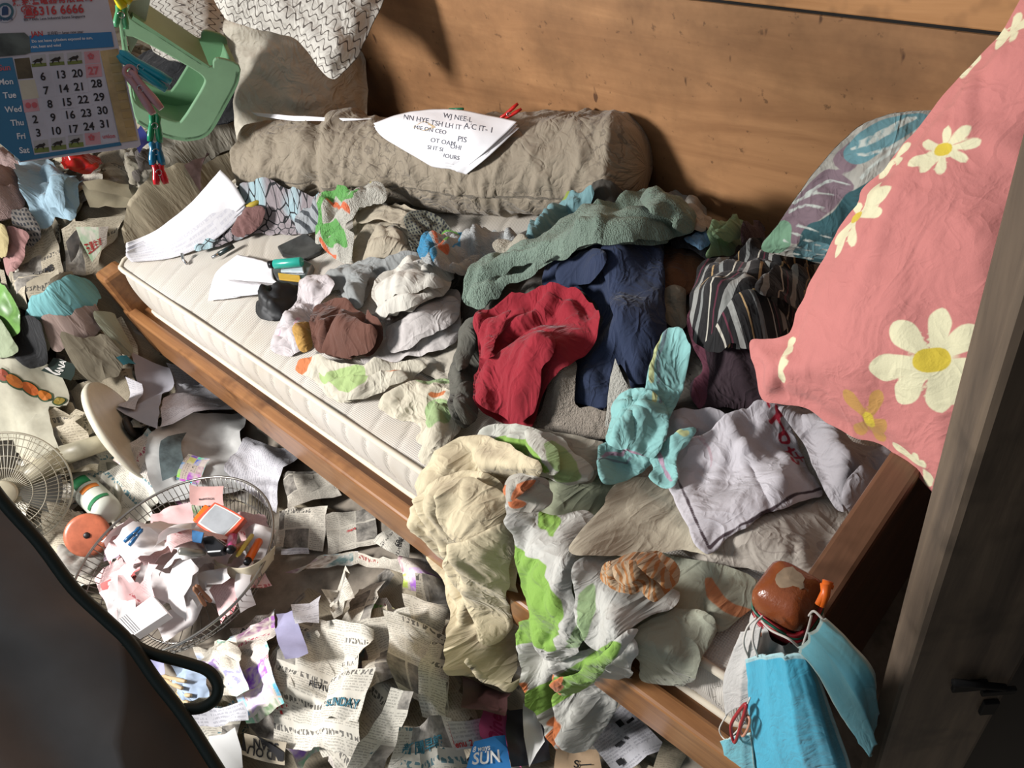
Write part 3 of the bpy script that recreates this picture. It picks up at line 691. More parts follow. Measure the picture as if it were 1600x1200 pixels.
MARK=[('the wire basket',277,880),('the calendar',110,120),('the desk fan',15,765),('the fruit poster',50,650),('the green stool',280,130),('the turquoise mask',100,485),('the green cord loop',300,1060),('the bare concrete patch',525,890),('the cream trousers',740,950),('the scan and find out card',410,1175),('the big Chinese page',510,1080),('the grey envelope',225,610),('the red plastic bag',130,270),('the mattress corner',190,400),('the pink dining flyer',780,1140),('the corner post',1230,1000),('the side rail',560,740),('the hanging lime sheet',870,960)]
KIND={'newsprint plain':'newspaper with plain columns','newsprint photo':'newspaper with grey photos','newsprint colour':'newspaper with colour pictures','newsprint big heads':'newspaper with bold headings','newsprint teal':'newspaper with teal headings','newsprint shaded':'yellowed newspaper','advert sheet':'colour advert page','newsprint deep shade':'brown old newspaper'}
used_l={}
def proj(p):
    d=np.array(p)-CAM; c_=np.array([d@np.array([AX[i],AY[i],AZ[i]]) for i in range(3)]); return 800+F*c_[0]/c_[2],600+F*c_[1]/c_[2]
def autolabel(p,mat,w,h):
    u,v=proj(p); ms=sorted(MARK,key=lambda m:math.hypot(m[1]-u,m[2]-v))
    shp='narrow strip of' if min(w,h)<.09 else 'large sheet of' if w*h>.032 else 'piece of'
    for m in ms:
        dx,dy=u-m[1],v-m[2]; a=math.degrees(math.atan2(dy,dx))%360
        D=['right of','lower right of','below','lower left of','left of','upper left of','above','upper right of'][int((a+22.5)//45)%8]
        L='%s %s %s %s'%(shp,KIND[mat.name],D,m[0])
        if L not in used_l: used_l[L]=1; return L
    return L
k=0;tries=0
while k<185 and tries<6000:
    tries+=1
    x=rr.uniform(-3.2,-.15); y=rr.uniform(-.6,.29) if rr.random()<.72 else rr.uniform(.25,1.1)
    if y>.26 and x>-2.2: continue
    if math.hypot(x+1.455,y+.06)<.27: continue
    if math.hypot((x-hole[0])/1.35,y-hole[1])<.11: continue
    if x>-.35 and rr.random()<.6: continue
    if not inview((x,y,.05)): continue
    strip=rr.random()<.35
    w,h=(rr.uniform(.05,.10),rr.uniform(.14,.26)) if strip else (rr.uniform(.11,.22),rr.uniform(.11,.24))
    if y>.26: w*=.8;h*=.8
    if x>-2.35 and y+max(w,h)*.55>.29: continue
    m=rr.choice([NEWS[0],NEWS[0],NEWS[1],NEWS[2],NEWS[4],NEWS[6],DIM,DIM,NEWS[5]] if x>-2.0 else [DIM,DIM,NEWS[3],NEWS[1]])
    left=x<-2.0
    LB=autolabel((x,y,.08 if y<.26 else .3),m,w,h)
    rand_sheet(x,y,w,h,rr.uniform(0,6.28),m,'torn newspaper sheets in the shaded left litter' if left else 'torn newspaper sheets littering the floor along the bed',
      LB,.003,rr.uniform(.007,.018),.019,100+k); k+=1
RED_=plain('red print','b52a2c',.8); INK=plain('black print','222124',.8); TEAL=plain('teal print','2f6f80',.8); PNK=plain('pink print','d0578c',.8); WPR=plain('white print','e6e3dd',.8); YEL=plain('yellow print','d6c43a',.8); BLU=plain('blue print','2f7fc0',.8)
def P(label,px,mat=0,cr=.010,seed=1,texts=(),cell=.018,cat='newspaper',name='newspaper_sheet',**kw):
    return paper(name,label,cat,NEWS[mat] if isinstance(mat,int) else mat,px,crump=cr,seed=seed,texts=texts,cell=cell,**kw)
P('grey creased newspaper sheet between the wire basket and the bed rail',[(437,800),(512,790),(505,862),(432,856)],1,.006,201)
P('newspaper page with small red marks below the bed rail',[(508,805),(585,790),(590,850),(512,868)],0,.006,202,[('mars',.5,.5,.012,RED_)])
P('white folded letter edge at the right of the basket rim',[(440,858),(482,856),(484,866),(440,868)],LET,.003,203,cat='letter')
P('newspaper scrap with a yellow price patch under the bed rail',[(582,845),(612,828),(640,842),(638,880),(600,878)][:4],4,.006,204,[('68¢',.6,.6,.022,INK)])
P('twisted newspaper strip arching over bare concrete, left half',[(448,898),(500,870),(560,862),(562,880)],2,.012,205)
P('twisted newspaper strip arching over bare concrete, right half',[(558,862),(668,890),(662,906),(560,880)],2,.012,206)
P('crumpled colour newspaper wad with red patches beside the cream trousers',[(625,870),(690,880),(700,930),(632,925)],5,.024,207)
P('dark grey printed sheet crushed against the cream trousers',[(655,905),(712,920),(720,965),(650,960)],1,.02,208)
P('brown red newspaper wad below the arching strip',[(630,930),(700,950),(690,990),(640,975)],2,.024,209)
P('pale newspaper sheet pinched upwards like a spike on the concrete',[(510,930),(545,890),(555,935),(520,965)],0,.03,210)
P('light newspaper page fanned left of the white typed page',[(555,975),(640,950),(650,1050),(580,1080)],0,.016,211)
P('large Chinese newspaper page with red heading at the bottom of the picture',[(472,965),(585,985),(570,1190),(430,1165)],4,.016,212,[('年',.12,.8,.03,RED_),('REVIVAL',.5,.55,.014,INK),('日本244',.78,.62,.014,INK)])
P('bright newspaper page with dense small type beside the lime leaf sheet',[(600,955),(722,1008),(700,1120),(625,1080)],0,.014,213)
P('standing newspaper page with boxed columns next to the trousers cuff',[(675,1005),(722,1010),(700,1135),(660,1120)],0,.012,214)
P('newspaper page with teal columns folded lengthwise',[(612,1075),(650,1085),(600,1205),(548,1205)],6,.012,215)
P('newspaper page with teal heading, rounded over, at the bottom edge',[(628,1140),(705,1122),(738,1215),(600,1225)],6,.016,216,[('新聞早報',.45,.4,.018,TEAL)])
P('creased newspaper page with a torn blue title in the middle bottom',[(520,1060),(590,1045),(560,1130),(500,1120)],4,.012,217,[('SUNDAY',.5,.7,.018,TEAL)])
P('crumpled pink and yellow supermarket flyer below the wire basket',[(362,985),(432,952),(446,1100),(392,1136)],5,.014,218,[('Aunion',.5,.08,.022,INK)])
P('lavender paper folded between the flyer and the newspapers',[(432,960),(478,950),(486,1025),(448,1032)],plain('lavender paper','8f8ba6',.8),.012,219,cat='paper',name='paper_sheet')
P('white blue sheet with torn top beside the lavender paper',[(455,945),(505,935),(500,975),(462,975)],LET,.012,220,cat='letter',name='letter')
P('beige coupon card reading scan find out at the bottom left',[(445,1196),(378,1180),(385,1148),(448,1160)],plain('beige card','b8ab95',.8),.004,221,[('SCAN',.5,.7,.018,INK),('FIND OUT',.5,.35,.018,INK)],cat='card',name='coupon_card')
P('pale newspaper folds under the dark green cord loop',[(300,1010),(372,1000),(392,1080),(310,1090)],2,.014,222)
P('blue tinted flyer page inside the dark green cord loop',[(265,1035),(325,1045),(330,1090),(285,1095)],plain('blue tint paper','9fb0c6',.8),.012,223,cat='flyer',name='flyer')
P('striped cream paper band folded below the cord loop',[(296,1108),(385,1098),(392,1128),(310,1140)],LET,.012,224,cat='paper',name='paper_sheet')
P('torn white wrapper scraps at the bottom left edge of the floor',[(325,1150),(372,1140),(380,1200),(340,1210)],WHITE,.018,225,cat='wrapper',name='paper_wrapper')
P('lavender envelope corner beside the sack trim',[(218,1010),(256,1022),(258,1058),(240,1048)],plain('lavender envelope','a9a8cc',.8),.003,226,cat='envelope',name='envelope')
P('white leaflet with a red header left of the pink flyer',[(700,1128),(756,1122),(765,1165),(712,1172)],LET,.006,227,[('menu 2',.2,.85,.012,RED_)],cat='leaflet',name='leaflet')
P('pink dining flyer strip standing at the bottom centre',[(750,1150),(757,1105),(800,1120),(815,1200)],PNK,.005,228,[('Dine',.5,.45,.034,plain('deep pink print','a81f5c',.8),.0)],cat='flyer',name='flyer')
P('blue flyer with white lettering below the pink dining strip',[(742,1160),(790,1150),(802,1215),(722,1215)],BLU,.004,229,[('SUN',.45,.5,.024,WPR),('8 ways',.3,.25,.012,WPR)],cat='flyer',name='flyer')
P('black glossy sheet lying behind the white folded page at the bottom',[(792,1110),(852,1100),(862,1190),(800,1200)],plain('black gloss sheet','2c2b2f',.35),.006,230,cat='paper',name='paper_sheet')
P('white stiff page folded to a point at the bottom centre',[(818,1100),(838,1098),(852,1160),(828,1200)],WHITE,.004,231,cat='paper',name='paper_sheet')
P('pale map sheet with orange roads under the hanging sheet',[(870,1165),(935,1172),(942,1210),(865,1215)],plain('map paper','c2a585',.8),.004,232,[('S—',.6,.6,.02,INK)],cat='map',name='map_sheet')
P('white instruction leaflet with black icons beside the bed rail',[(915,1150),(975,1098),(1045,1170),(965,1215)],LET,.005,233,[('■',.2,.8,.016,INK),('▬ ▪',.45,.5,.016,INK),('■ ▂',.75,.25,.016,INK)],cat='leaflet',name='leaflet')
P('dark crumpled magazine page below the cream trousers cuff',[(725,1060),(800,1085),(790,1120),(720,1105)],plain('dark magazine','4a2c2c',.5,var=.4),.02,234,cat='magazine',name='magazine_page')
P('brown shaded newspaper strip near the side rail at the bottom',[(1045,1150),(1085,1165),(1060,1210),(1020,1205)],3,.012,235)
P('newspaper half sheet below the letter with blue photo near the rail',[(442,742),(505,728),(535,775),(452,800)],1,.008,236)
P('large newspaper sheet with a grey city photograph left of the side rail',[(246,668),(384,640),(388,760),(252,790)],plain('pale newsprint','b9b8b4',.85),.006,240,[])
P('city photograph block on the newspaper sheet',[(252,690),(292,676),(292,738),(254,752)],plain('grey photo print','5f6d6e',.7,var=.6),.001,241,lift=.001,cat='photograph',name='photograph')
P('colourful striped voucher strip on the newspaper sheet above the basket',[(276,750),(296,710),(330,718),(312,760)],news('voucher','d8c9bd',photo=.8,colour=1.6,seed=7.7,cell=(.02,.012)),.003,242,cat='voucher',name='voucher')
P('white creased letter with printed form lines above the basket rim',[(350,735),(385,682),(472,706),(432,802)],LET,.006,243,cat='letter',name='letter')
P('typed letter sheet beside the side rail under the small envelope',[(262,570),(302,572),(366,640),(250,668)],LET,.004,244,cat='letter',name='letter')
P('pale grey opened envelope propped against the fan base',[(206,552),(266,576),(246,670),(183,640)],plain('grey envelope','a9a7ae',.8,var=.05),.004,245,cat='envelope',name='envelope')
P('small letter flap folded over the grey envelope',[(197,590),(222,600),(211,640),(184,634)],LET,.002,246,cat='letter',name='letter')
o=P('cream supermarket poster with a row of orange fruit at the left edge',[(-40,570),(95,584),(104,745),(-40,690)],plain('cream poster','aaa592',.85),.005,247,[('fresh fruit every day',.5,.42,.012,INK),('selected outlets only',.55,.22,.01,INK)],cat='poster',name='fruit_poster')
for i,(x,y,c_) in enumerate([(4,586,'8a3a20'),(23,596,'b8661f'),(47,607,'bd5c1c'),(71,619,'c4701f'),(94,628,'8f7a2c')]):
    q=FF.march([(x,y)])[0]; m=bpy.data.meshes
    pts=[(q[0]+.0165*math.cos(t),q[1]+.0165*math.sin(t),0) for t in np.linspace(0,2*np.pi,25)[:-1]]+[(q[0],q[1],0)]
    me=o.data; V=np.array([v.co[:] for v in me.vertices]); T=[list(p.vertices) for p in me.polygons]
    for nm,s_,cc,of in (('dark_disc',1.0,'2f4a2a',.002),('fruit',.78,c_,.0032)):
        pp=[(q[0]+(p[0]-q[0])*s_,q[1]+(p[1]-q[1])*s_,0) for p in pts]
        mesh(nm,lift_to(V,T,pp,off=of),[[j,(j+1)%24,24] for j in range(24)],plain('fruit '+cc,cc,.7,var=.3),o,smooth=False)
P('dark green leaflet with white lettering above the fruit poster',[(65,580),(85,560),(120,572),(112,596)],plain('dark green leaflet','1f2f28',.6),.003,248,[('MANAZ',.55,.5,.016,WPR)],cat='leaflet',name='leaflet')
# shaded heap left of the bed
P('folded newspaper bundle with long creases at the left, second row',[(22,378),(82,352),(100,432),(28,462)],DIM,.012,250,[('CLIMB',.6,.75,.018,INK)])
P('newspaper page with a dark photo beside the light blue cloth',[(96,358),(198,334),(206,400),(104,432)],DIM,.006,251)
P('dark photograph print on the shaded newspaper page',[(104,380),(138,370),(146,400),(112,412)],plain('dark photo print','4a423a',.7,var=.5),.001,252,lift=.001,cat='photograph',name='photograph')
P('magazine clipping with red headline near the mattress corner',[(144,388),(186,376),(190,412),(152,420)],news('clipping','b8ada2',photo=.5,colour=.6,seed=3.9),.004,253,[('五星生活',.4,.75,.012,RED_)],cat='magazine',name='magazine_page')
P('stack of yellowed newspaper folds above the turquoise mask',[(40,440),(96,425),(98,470),(50,482)],DIM,.014,254)
P('brown photo newspaper scrap left of the mattress corner',[(82,440),(120,432),(130,462),(92,478)],3,.008,255)
P('cream folded papers stacked below the dark red box',[(140,306),(228,290),(238,336),(145,330)],plain('cream kraft','a59a80',.85),.008,256,cat='paper',name='paper_sheet')
P('smaller cream folded paper on top of the cream stack',[(150,312),(208,298),(214,318),(160,326)],plain('cream kraft','a59a80',.85),.006,257,cat='paper',name='paper_sheet')
cloth('sheet','soiled white bedding spread under the green stool','bedding',fc('soiled white','a39c8d'),
 [dict(p=[(212,215),(260,200),(330,190),(382,205),(378,275),(340,300),(290,330),(240,340),(225,300)],fold=(.022,.12,.4,2.5),dome=(.02,.06))],fr=FF,seed=261,res=.007)
cloth('sheet','creased khaki bedsheet sliding into the gap at the head of the mattress','bedsheet',fc('khaki sheet','a0947c',crease=.0012),
 [dict(p=[(205,345),(230,305),(268,288),(310,278),(352,258),(380,258),(372,280),(340,300),(305,335),(262,362),(215,388),(196,380)],fold=(.010,.14,.4,2))],fr=FA,seed=262,blur=.035)
cloth('garment','pink beige towel bundle at the left edge under the calendar','towel',fc('pink beige towel','a58b85',weave='terry'),
 [dict(p=[(-40,250),(0,238),(22,245),(42,270),(46,310),(30,340),(0,350),(-40,345)],fold=(.03,.06,1.2,2.5),dome=(.03,.05)),
  dict(p=[(-20,300),(10,290),(34,300),(36,330),(15,345),(-20,345)],fold=(.02,.05,.4,2))],fr=FF,seed=263)
cloth('garment','light blue crumpled nightdress below the calendar','clothing',fc('light blue cotton','8fa9b6'),
 [dict(p=[(26,260),(45,248),(75,250),(100,270),(125,285),(146,302),(140,322),(125,345),(112,350),(92,345),(62,360),(50,335),(38,300)],fold=(.024,.09,1.0,3),dome=(.02,.04)),
  dict(p=[(78,285),(110,280),(140,300),(128,330),(112,352),(98,338),(76,325)],fold=(.016,.06,.6,3))],fr=FF,seed=265)
cloth('garment','grey checked cloth tucked below the pink towel','clothing',fc('grey check cloth','6f6963',pattern='check'),[dict(p=[(25,335),(42,325),(58,350),(62,375),(45,385),(30,365)],fold=(.016,.05,1,2))],fr=FF,seed=267)
cloth('garment','rose pink cloth crumpled at the left of the newspaper bundle','clothing',fc('rose cloth','9c7470'),[dict(p=[(10,365),(28,358),(45,370),(40,400),(25,430),(8,425),(5,395)],fold=(.022,.05,1.2,2))],fr=FF,seed=268)
cloth('garment','pale yellow cloth at the left edge beside the rose cloth','clothing',fc('pale yellow cloth','a3946a'),[dict(p=[(-30,350),(0,352),(16,362),(14,395),(0,405),(-30,400)],fold=(.016,.05,1.2,2))],fr=FF,seed=269)
cloth('plastic_bag','crumpled red plastic bag below the calendar','plastic bag',plain('red film','a01712',.3),[dict(p=[(98,250),(120,242),(150,244),(163,262),(160,285),(145,300),(125,288),(105,268)],fold=(.03,.04,.7,2),dome=(.03,.03))],fr=FF,seed=271,res=.004)
q1=onz(180,292,.42)
bevelbox('gift_box',q1+np.array([0,.05,.01]),(.11,.13,.07),plain('dark red box','4e2024',.6,var=.4),None,.004,Matrix.Rotation(.5,3,'Z'),label='dark red printed box beside the red plastic bag',cat='box')
cloth('garment','grey white knitted strips hanging right of the dark red box','clothing',fc('grey strips','8d8574'),
 [dict(p=[(188,238),(200,232),(212,245),(226,270),(228,300),(220,312),(206,285),(196,262)],fold=(.024,.04,1.2,4),dome=(.02,.02))],fr=FF,seed=273,res=.004)
cloth('garment','dark olive cloth between the grey strips and the soiled bedding','clothing',fc('dark olive','57504a'),[dict(p=[(214,240),(230,238),(242,265),(240,305),(228,308),(222,275)],fold=(.014,.04,1.2,3))],fr=FF,seed=274,res=.004)
P('blue and white card behind the hanging clothespins',[(206,205),(220,196),(238,222),(222,246)],plain('navy card','232a66',.5),.001,275,cat='card',name='card',lift=.02)
P('mauve worn booklet lying left of the white letters',[(296,272),(338,257),(352,288),(316,305)],plain('mauve booklet','8b7270',.7,var=.3),.002,276,cat='booklet',name='booklet',lift=.006)
cloth('face_mask','turquoise face mask flattened on the newspaper heap','face mask',fc('turquoise mask','6fa6a8',weave='crisp'),[dict(p=[(36,498),(60,488),(110,470),(150,454),(160,468),(150,485),(105,500),(52,514)],fold=(.010,.06,.3,5))],fr=FF,seed=281)
cloth('garment','beige pink crumpled underwear below the turquoise mask','clothing',fc('beige pink','8f7b72'),[dict(p=[(75,515),(110,502),(160,485),(172,500),(160,530),(120,550),(85,548),(78,530)],fold=(.026,.05,.8,2.5))],fr=FF,seed=283)
cloth('garment','pale sage cloth strip hanging by the bed leg','clothing',fc('sage strip','8e8f7a'),[dict(p=[(165,500),(180,495),(195,520),(212,550),(205,560),(185,550),(168,530)],fold=(.018,.04,1.2,3))],fr=FF,seed=284)
cloth('garment','dull green and brown rags under the sage strip','clothing',fc('dull rags','6f6654'),[dict(p=[(120,545),(150,530),(175,535),(195,560),(180,590),(150,600),(125,580)],fold=(.026,.06,.5,2))],fr=FF,seed=285)
cloth('plastic_bag','black bag lump in the dark hollow left of the beige underwear','bag',fc('black lump','121214'),[dict(p=[(28,510),(45,495),(68,510),(74,545),(70,575),(35,572),(22,550)],fold=(.012,.06,.5,2))],fr=FF,seed=286)
cloth('plastic_bag','lime green and white carrier bag at the left edge','plastic bag',plain('lime film','6f9a50',.4,var=.3),[dict(p=[(-30,450),(0,442),(18,462),(32,490),(32,520),(16,530),(-30,520)],fold=(.02,.06,1.2,3),dome=(.03,.05))],fr=FF,seed=287)
cloth('garment','pale green flannel with frayed edge below the lime bag','clothing',fc('flannel green','8b9478'),[dict(p=[(-30,505),(0,500),(20,530),(30,550),(18,562),(-30,560)],fold=(.012,.06,.5,3))],fr=FF,seed=288)
P('turquoise wrapper scrap at the top of the grey envelope',[(183,560),(200,558),(212,568),(196,574)],plain('turquoise wrapper','2a7d8e',.5),.008,289,cat='wrapper',name='plastic_wrapper')
# ---------------- pillows and bolster ----------------
cl_fr=plane_frame(onz(385,285,.47),onz(600,215,.47),ony(340,15,1.0))
CREAM=fabric('cream pillowcase','c4bcab',weave='crisp')
cushion('pillow','worn plain cream pillow standing at the head of the bed behind the bolster','pillow',CREAM,
 [(326,28),(350,15),(420,10),(500,20),(560,70),(574,130),(570,190),(550,260),(470,290),(385,285),(372,230),(365,170),(368,110),(345,75)],cl_fr,T=.07,rad=.08,wr=(.018,.07,1.0,3),put=False,seed=5)
sq_fr=plane_frame(dep(350,40,2.12),dep(600,20,2.0),dep(520,110,2.02))
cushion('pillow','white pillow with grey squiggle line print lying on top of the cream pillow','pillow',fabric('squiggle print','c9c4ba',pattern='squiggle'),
 [(330,-60),(345,20),(380,38),(430,52),(465,62),(490,95),(512,120),(530,118),(560,85),(578,45),(600,0),(610,-60),(480,-110)],sq_fr,T=.035,rad=.05,wr=(.016,.12,.9,3),put=False,seed=8)
# squiggle cloth behind the stool
fq=plane_frame(dep(230,60,2.55),dep(330,60,2.5),dep(280,-10,2.6))
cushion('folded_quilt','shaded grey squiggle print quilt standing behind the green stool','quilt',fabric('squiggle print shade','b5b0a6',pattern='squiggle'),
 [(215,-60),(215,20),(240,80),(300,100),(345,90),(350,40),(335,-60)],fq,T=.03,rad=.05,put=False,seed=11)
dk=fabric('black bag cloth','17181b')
fk=plane_frame(dep(250,160,2.62),dep(370,170,2.55),dep(300,90,2.66))
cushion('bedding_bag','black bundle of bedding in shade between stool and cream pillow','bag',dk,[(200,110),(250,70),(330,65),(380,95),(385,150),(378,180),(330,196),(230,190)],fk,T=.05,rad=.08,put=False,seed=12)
def bolster():
    a=onz(384,246,.545); b=onz(1012,262,.555); ax=b-a; L=np.linalg.norm(ax); ax/=L; up=np.array([0,0,1.]); up-=ax*(up@ax); up/=np.linalg.norm(up); sd=np.cross(ax,up)
    nt,ns=150,240; V=[];U=[]
    t=np.linspace(0,1,ns); th=np.linspace(0,2*np.pi,nt,endpoint=False); T,H=np.meshgrid(t,th,indexing='ij')
    s=T*L; prof=np.minimum(1,(np.clip(np.minimum(T,1-T)*L/.055,0,1))**.38); R=(.096+.018*T)*prof
    co,si=np.cos(H),np.sin(H)
    w=.012/(1+(noise(s/.11+H*.35,H*.5,4)/.18)**2)*sm(-.3,.4,noise(s*6,H*.8,9))+.006/(1+(noise(s/.06-H*.5,H*.7,5)/.16)**2)+.016*noise(s*4,co*1.2,6)+.003*noise(s*50,H*3,7)-.022*np.exp(-((s-.30-.03*np.sin(H*2))/.022)**2)*(si>-.4)
    w+=.012*np.exp(-((s-.30-.045)/.025)**2)
    R=R+w*prof
    lo=np.minimum(0,si)*0; y=co*R; z=si*R*.95; z=np.maximum(z,-.088)
    P=np.array(a)+s[...,None]*ax+y[...,None]*sd+z[...,None]*up; P=P.reshape(-1,3)
    I=np.arange(ns*nt).reshape(ns,nt); J=np.roll(I,-1,1); Q=np.stack([I[:-1],J[:-1],J[1:],I[1:]],-1).reshape(-1,4)
    FA.put(P); FB.put(P)
    root=mesh('bolster',P,Q,fabric('bolster cover','8f8371',pattern='flower',weave='crisp'),None,uv=np.stack([s.ravel(),(H*.1).ravel()],1),label='long khaki bolster with faint flower outlines lying along the wall on the bed',cat='bolster')
    return a,b
bolster()
# ---------------- big pile of clothes ----------------
fc=fabric
cloth('garment','dark charcoal clothing glimpsed at the bottom of the big clothes pile','clothing',fc('pile underlay','4c4740'),
 [dict(p=[(700,430),(780,385),(860,350),(960,330),(1080,345),(1200,400),(1290,470),(1330,560),(1290,640),(1150,690),(1000,700),(850,660),(740,590),(690,510)],dome=(.10,.14))],fold=(.02,.09,.5,2),res=.009)
cloth('garment','black and grey cracked net print garment by the white letters','clothing',fc('net print','8b8183',pattern='net'),
 [dict(p=[(352,350),(385,296),(425,286),(460,298),(505,312),(508,345),(480,368),(440,368),(395,368),(345,388),(310,400),(318,380)],fold=(.022,.06,.8,2))],seed=21)
cloth('garment','small maroon brown cloth wad on the net print garment','clothing',fc('maroon brown','6b4a46'),[dict(p=[(372,345),(392,328),(415,326),(412,345),(395,365),(370,372),(362,362)],fold=(.016,.03,.5,2))],seed=22,res=.004)
cloth('garment','grey striped cloth knot beside the net print garment','clothing',fc('grey stripe knot','8f9294',stripes=(.02,[(0,.35,'3c4044')])),[dict(p=[(462,350),(470,335),(490,320),(506,322),(505,350),(490,366),(468,368)],fold=(.018,.03,1.5,2))],seed=23,res=.004)
cloth('garment','dusty beige knit top crumpled in front of the bolster','clothing',fc('beige knit','a79c88'),
 [dict(p=[(555,335),(575,322),(605,320),(640,330),(662,345),(668,365),(650,395),(645,415),(600,420),(562,418),(550,395),(553,365)],fold=(.024,.07,.3,2),dome=(.03,.05)),
  dict(p=[(590,358),(615,350),(640,362),(650,385),(645,412),(610,416),(575,414),(570,395)],fold=(.02,.05,1.9,2)),
  dict(p=[(560,330),(600,322),(636,333),(650,350),(620,352),(590,345),(562,356)],fold=(.014,.05,.3,3))],seed=25)
cloth('garment','dark olive and black fine checked cloth behind the beige knit top','clothing',fc('olive check','6a6a5c',pattern='check'),
 [dict(p=[(632,340),(650,333),(675,338),(700,352),(712,372),(695,382),(680,395),(662,405),(645,398),(640,370)],fold=(.022,.045,1.2,2),dome=(.015,.03))],seed=28)
LG='a9a79f'
cloth('towel','green orange and white striped towel twisted beside the beige knit top','towel',fc('lime towel','b9b5a9',weave='terry',paints=['5f9c4f','cc6740','c2b33e']),
 [dict(p=[(497,312),(510,298),(535,296),(560,306),(572,318),(560,335),(540,345),(520,372),(505,380),(494,365),(500,340)],fold=(.03,.05,.4,2),dome=(.03,.03)),
  dict(p=[(494,382),(496,355),(515,345),(535,330),(550,308),(570,292),(595,290),(610,305),(604,322),(575,328),(560,340),(548,360),(520,372),(508,385)],fold=(.022,.045,.7,3),dome=(.02,.02)),
  dict(p=[(506,378),(525,368),(545,362),(556,372),(552,395),(550,410),(535,412),(515,400),(505,392)],fold=(.016,.04,1.2,2))],
 paints=[[('poly',[(494,382),(494,358),(520,345),(545,325),(562,310),(570,322),(555,350),(525,368),(508,385)]),('poly',[(515,382),(545,380),(552,400),(530,405),(515,398)])],
         [('poly',[(500,302),(512,300),(540,318),(545,330),(520,326),(505,318)]),('line',.004,[(510,392),(520,408),(530,413)]),('line',.004,[(535,362),(560,360)])],
         [('poly',[(588,296),(606,300),(606,316),(592,318)])]],seed=31,res=.004)
cloth('garment','grey sleeveless vest draped above the brown shirt','clothing',fc('vest grey','8d8f8d'),
 [dict(p=[(505,447),(522,425),(560,412),(600,402),(640,398),(660,405),(640,418),(600,432),(585,445),(578,470),(560,484),(545,480),(532,458),(512,462)],fold=(.022,.05,.9,3),dome=(.02,.03)),
  dict(p=[(545,432),(565,420),(585,422),(575,450),(570,478),(556,483),(545,470),(538,450)],fold=(.016,.03,1.4,3))],seed=35)
cloth('garment','black shiny crumpled cloth left end of the clothes on the mattress','clothing',plain('black satin','0c0c0e',.6),
 [dict(p=[(400,478),(412,462),(440,450),(468,447),(478,455),(460,480),(445,500),(425,505),(405,496)],fold=(.022,.04,.5,2),dome=(.018,.025))],seed=37)
cloth('garment','white cloth with faint pink print beside the black cloth','clothing',fc('pink white print','bdb4b4',paints=['b88e9c']),
 [dict(p=[(470,445),(495,433),(520,437),(525,455),(500,480),(488,505),(484,540),(470,555),(440,557),(424,548),(432,520),(448,495),(466,475)],fold=(.022,.05,.9,2),dome=(.014,.03))],
 paints=[[('line',.003,[(450,510),(455,505)]),('line',.003,[(440,535),(448,530)]),('line',.003,[(470,520),(474,512)])]],seed=39)
cloth('garment','small mustard yellow cloth corner under the brown shirt','clothing',fc('mustard','b58b45'),[dict(p=[(462,515),(470,506),(488,508),(488,535),(480,552),(466,548)],fold=(.012,.03,1.2,2))],seed=41,res=.004)
cloth('garment','pale beige cloth strip poking out between grey jersey and red cloth','clothing',fc('pale beige','aaa293'),
 [dict(p=[(640,560),(690,540),(715,520),(722,500),(718,560),(725,590),(700,600),(660,585)],fold=(.018,.05,.9,2))],seed=42)
cloth('garment','pale grey lavender sweatshirt spread to the right of the brown shirt','clothing',fc('lavender grey','b9b2ae'),
 [dict(p=[(560,505),(590,500),(640,480),(690,455),(718,462),(722,500),(712,535),(680,555),(630,566),(590,572),(565,565),(580,545),(602,530),(600,508)],fold=(.026,.08,.75,3),dome=(.025,.04)),
  dict(p=[(610,515),(650,490),(700,468),(718,476),(712,510),(680,530),(640,548),(610,555),(605,535)],fold=(.016,.09,.7,3),ridges=[(.010,.008,[(612,520),(650,515),(690,490),(712,474)])])],seed=43)
cloth('garment','white jersey top rumpled above the lavender sweatshirt','clothing',fc('white jersey','c6c1b6'),
 [dict(p=[(580,462),(590,438),(620,420),(650,408),(685,412),(702,425),(712,445),(700,462),(660,478),(640,490),(600,497),(585,490),(592,478)],fold=(.03,.055,.55,3),dome=(.03,.035)),
  dict(p=[(585,455),(610,435),(650,425),(680,432),(690,450),(650,458),(620,470),(595,475)],fold=(.016,.04,.2,3)),
  dict(p=[(578,488),(600,478),(640,462),(668,462),(650,480),(620,492),(595,498)],fold=(.014,.05,.4,3))],seed=45)
cloth('garment','chocolate brown cotton shirt scrunched on the mattress','clothing',fc('chocolate','5a3527'),
 [dict(p=[(488,505),(498,480),(520,468),(545,470),(560,485),(585,500),(600,515),(598,540),(580,562),(545,566),(505,556),(490,540)],fold=(.024,.05,.6,2),dome=(.025,.03)),
  dict(p=[(520,505),(545,492),(570,510),(590,525),(585,550),(555,560),(530,558),(505,552),(510,525)],fold=(.02,.05,.9,3))],seed=47,re=.008)
cloth('towel','white towel with orange blotches and a green band along the mattress edge','towel',fc('orange green towel','bdb6a4',paints=['b3673a','93a76c']),
 [dict(p=[(462,582),(466,562),(490,556),(520,566),(560,572),(610,566),(650,566),(668,578),(650,592),(640,606),(600,612),(560,628),(525,630),(505,610),(485,592)],fold=(.016,.06,.4,2.5)),
  dict(p=[(510,600),(540,590),(580,588),(625,580),(640,592),(610,608),(560,626),(525,628)],fold=(.012,.05,.3,3))],
 paints=[[('poly',[(462,582),(468,562),(490,558),(500,570),(486,585),(472,590)]),('poly',[(600,575),(615,566),(636,570),(630,588),(606,590)])],
         [('poly',[(510,605),(530,594),(580,596),(570,612),(530,628)])]],seed=51)
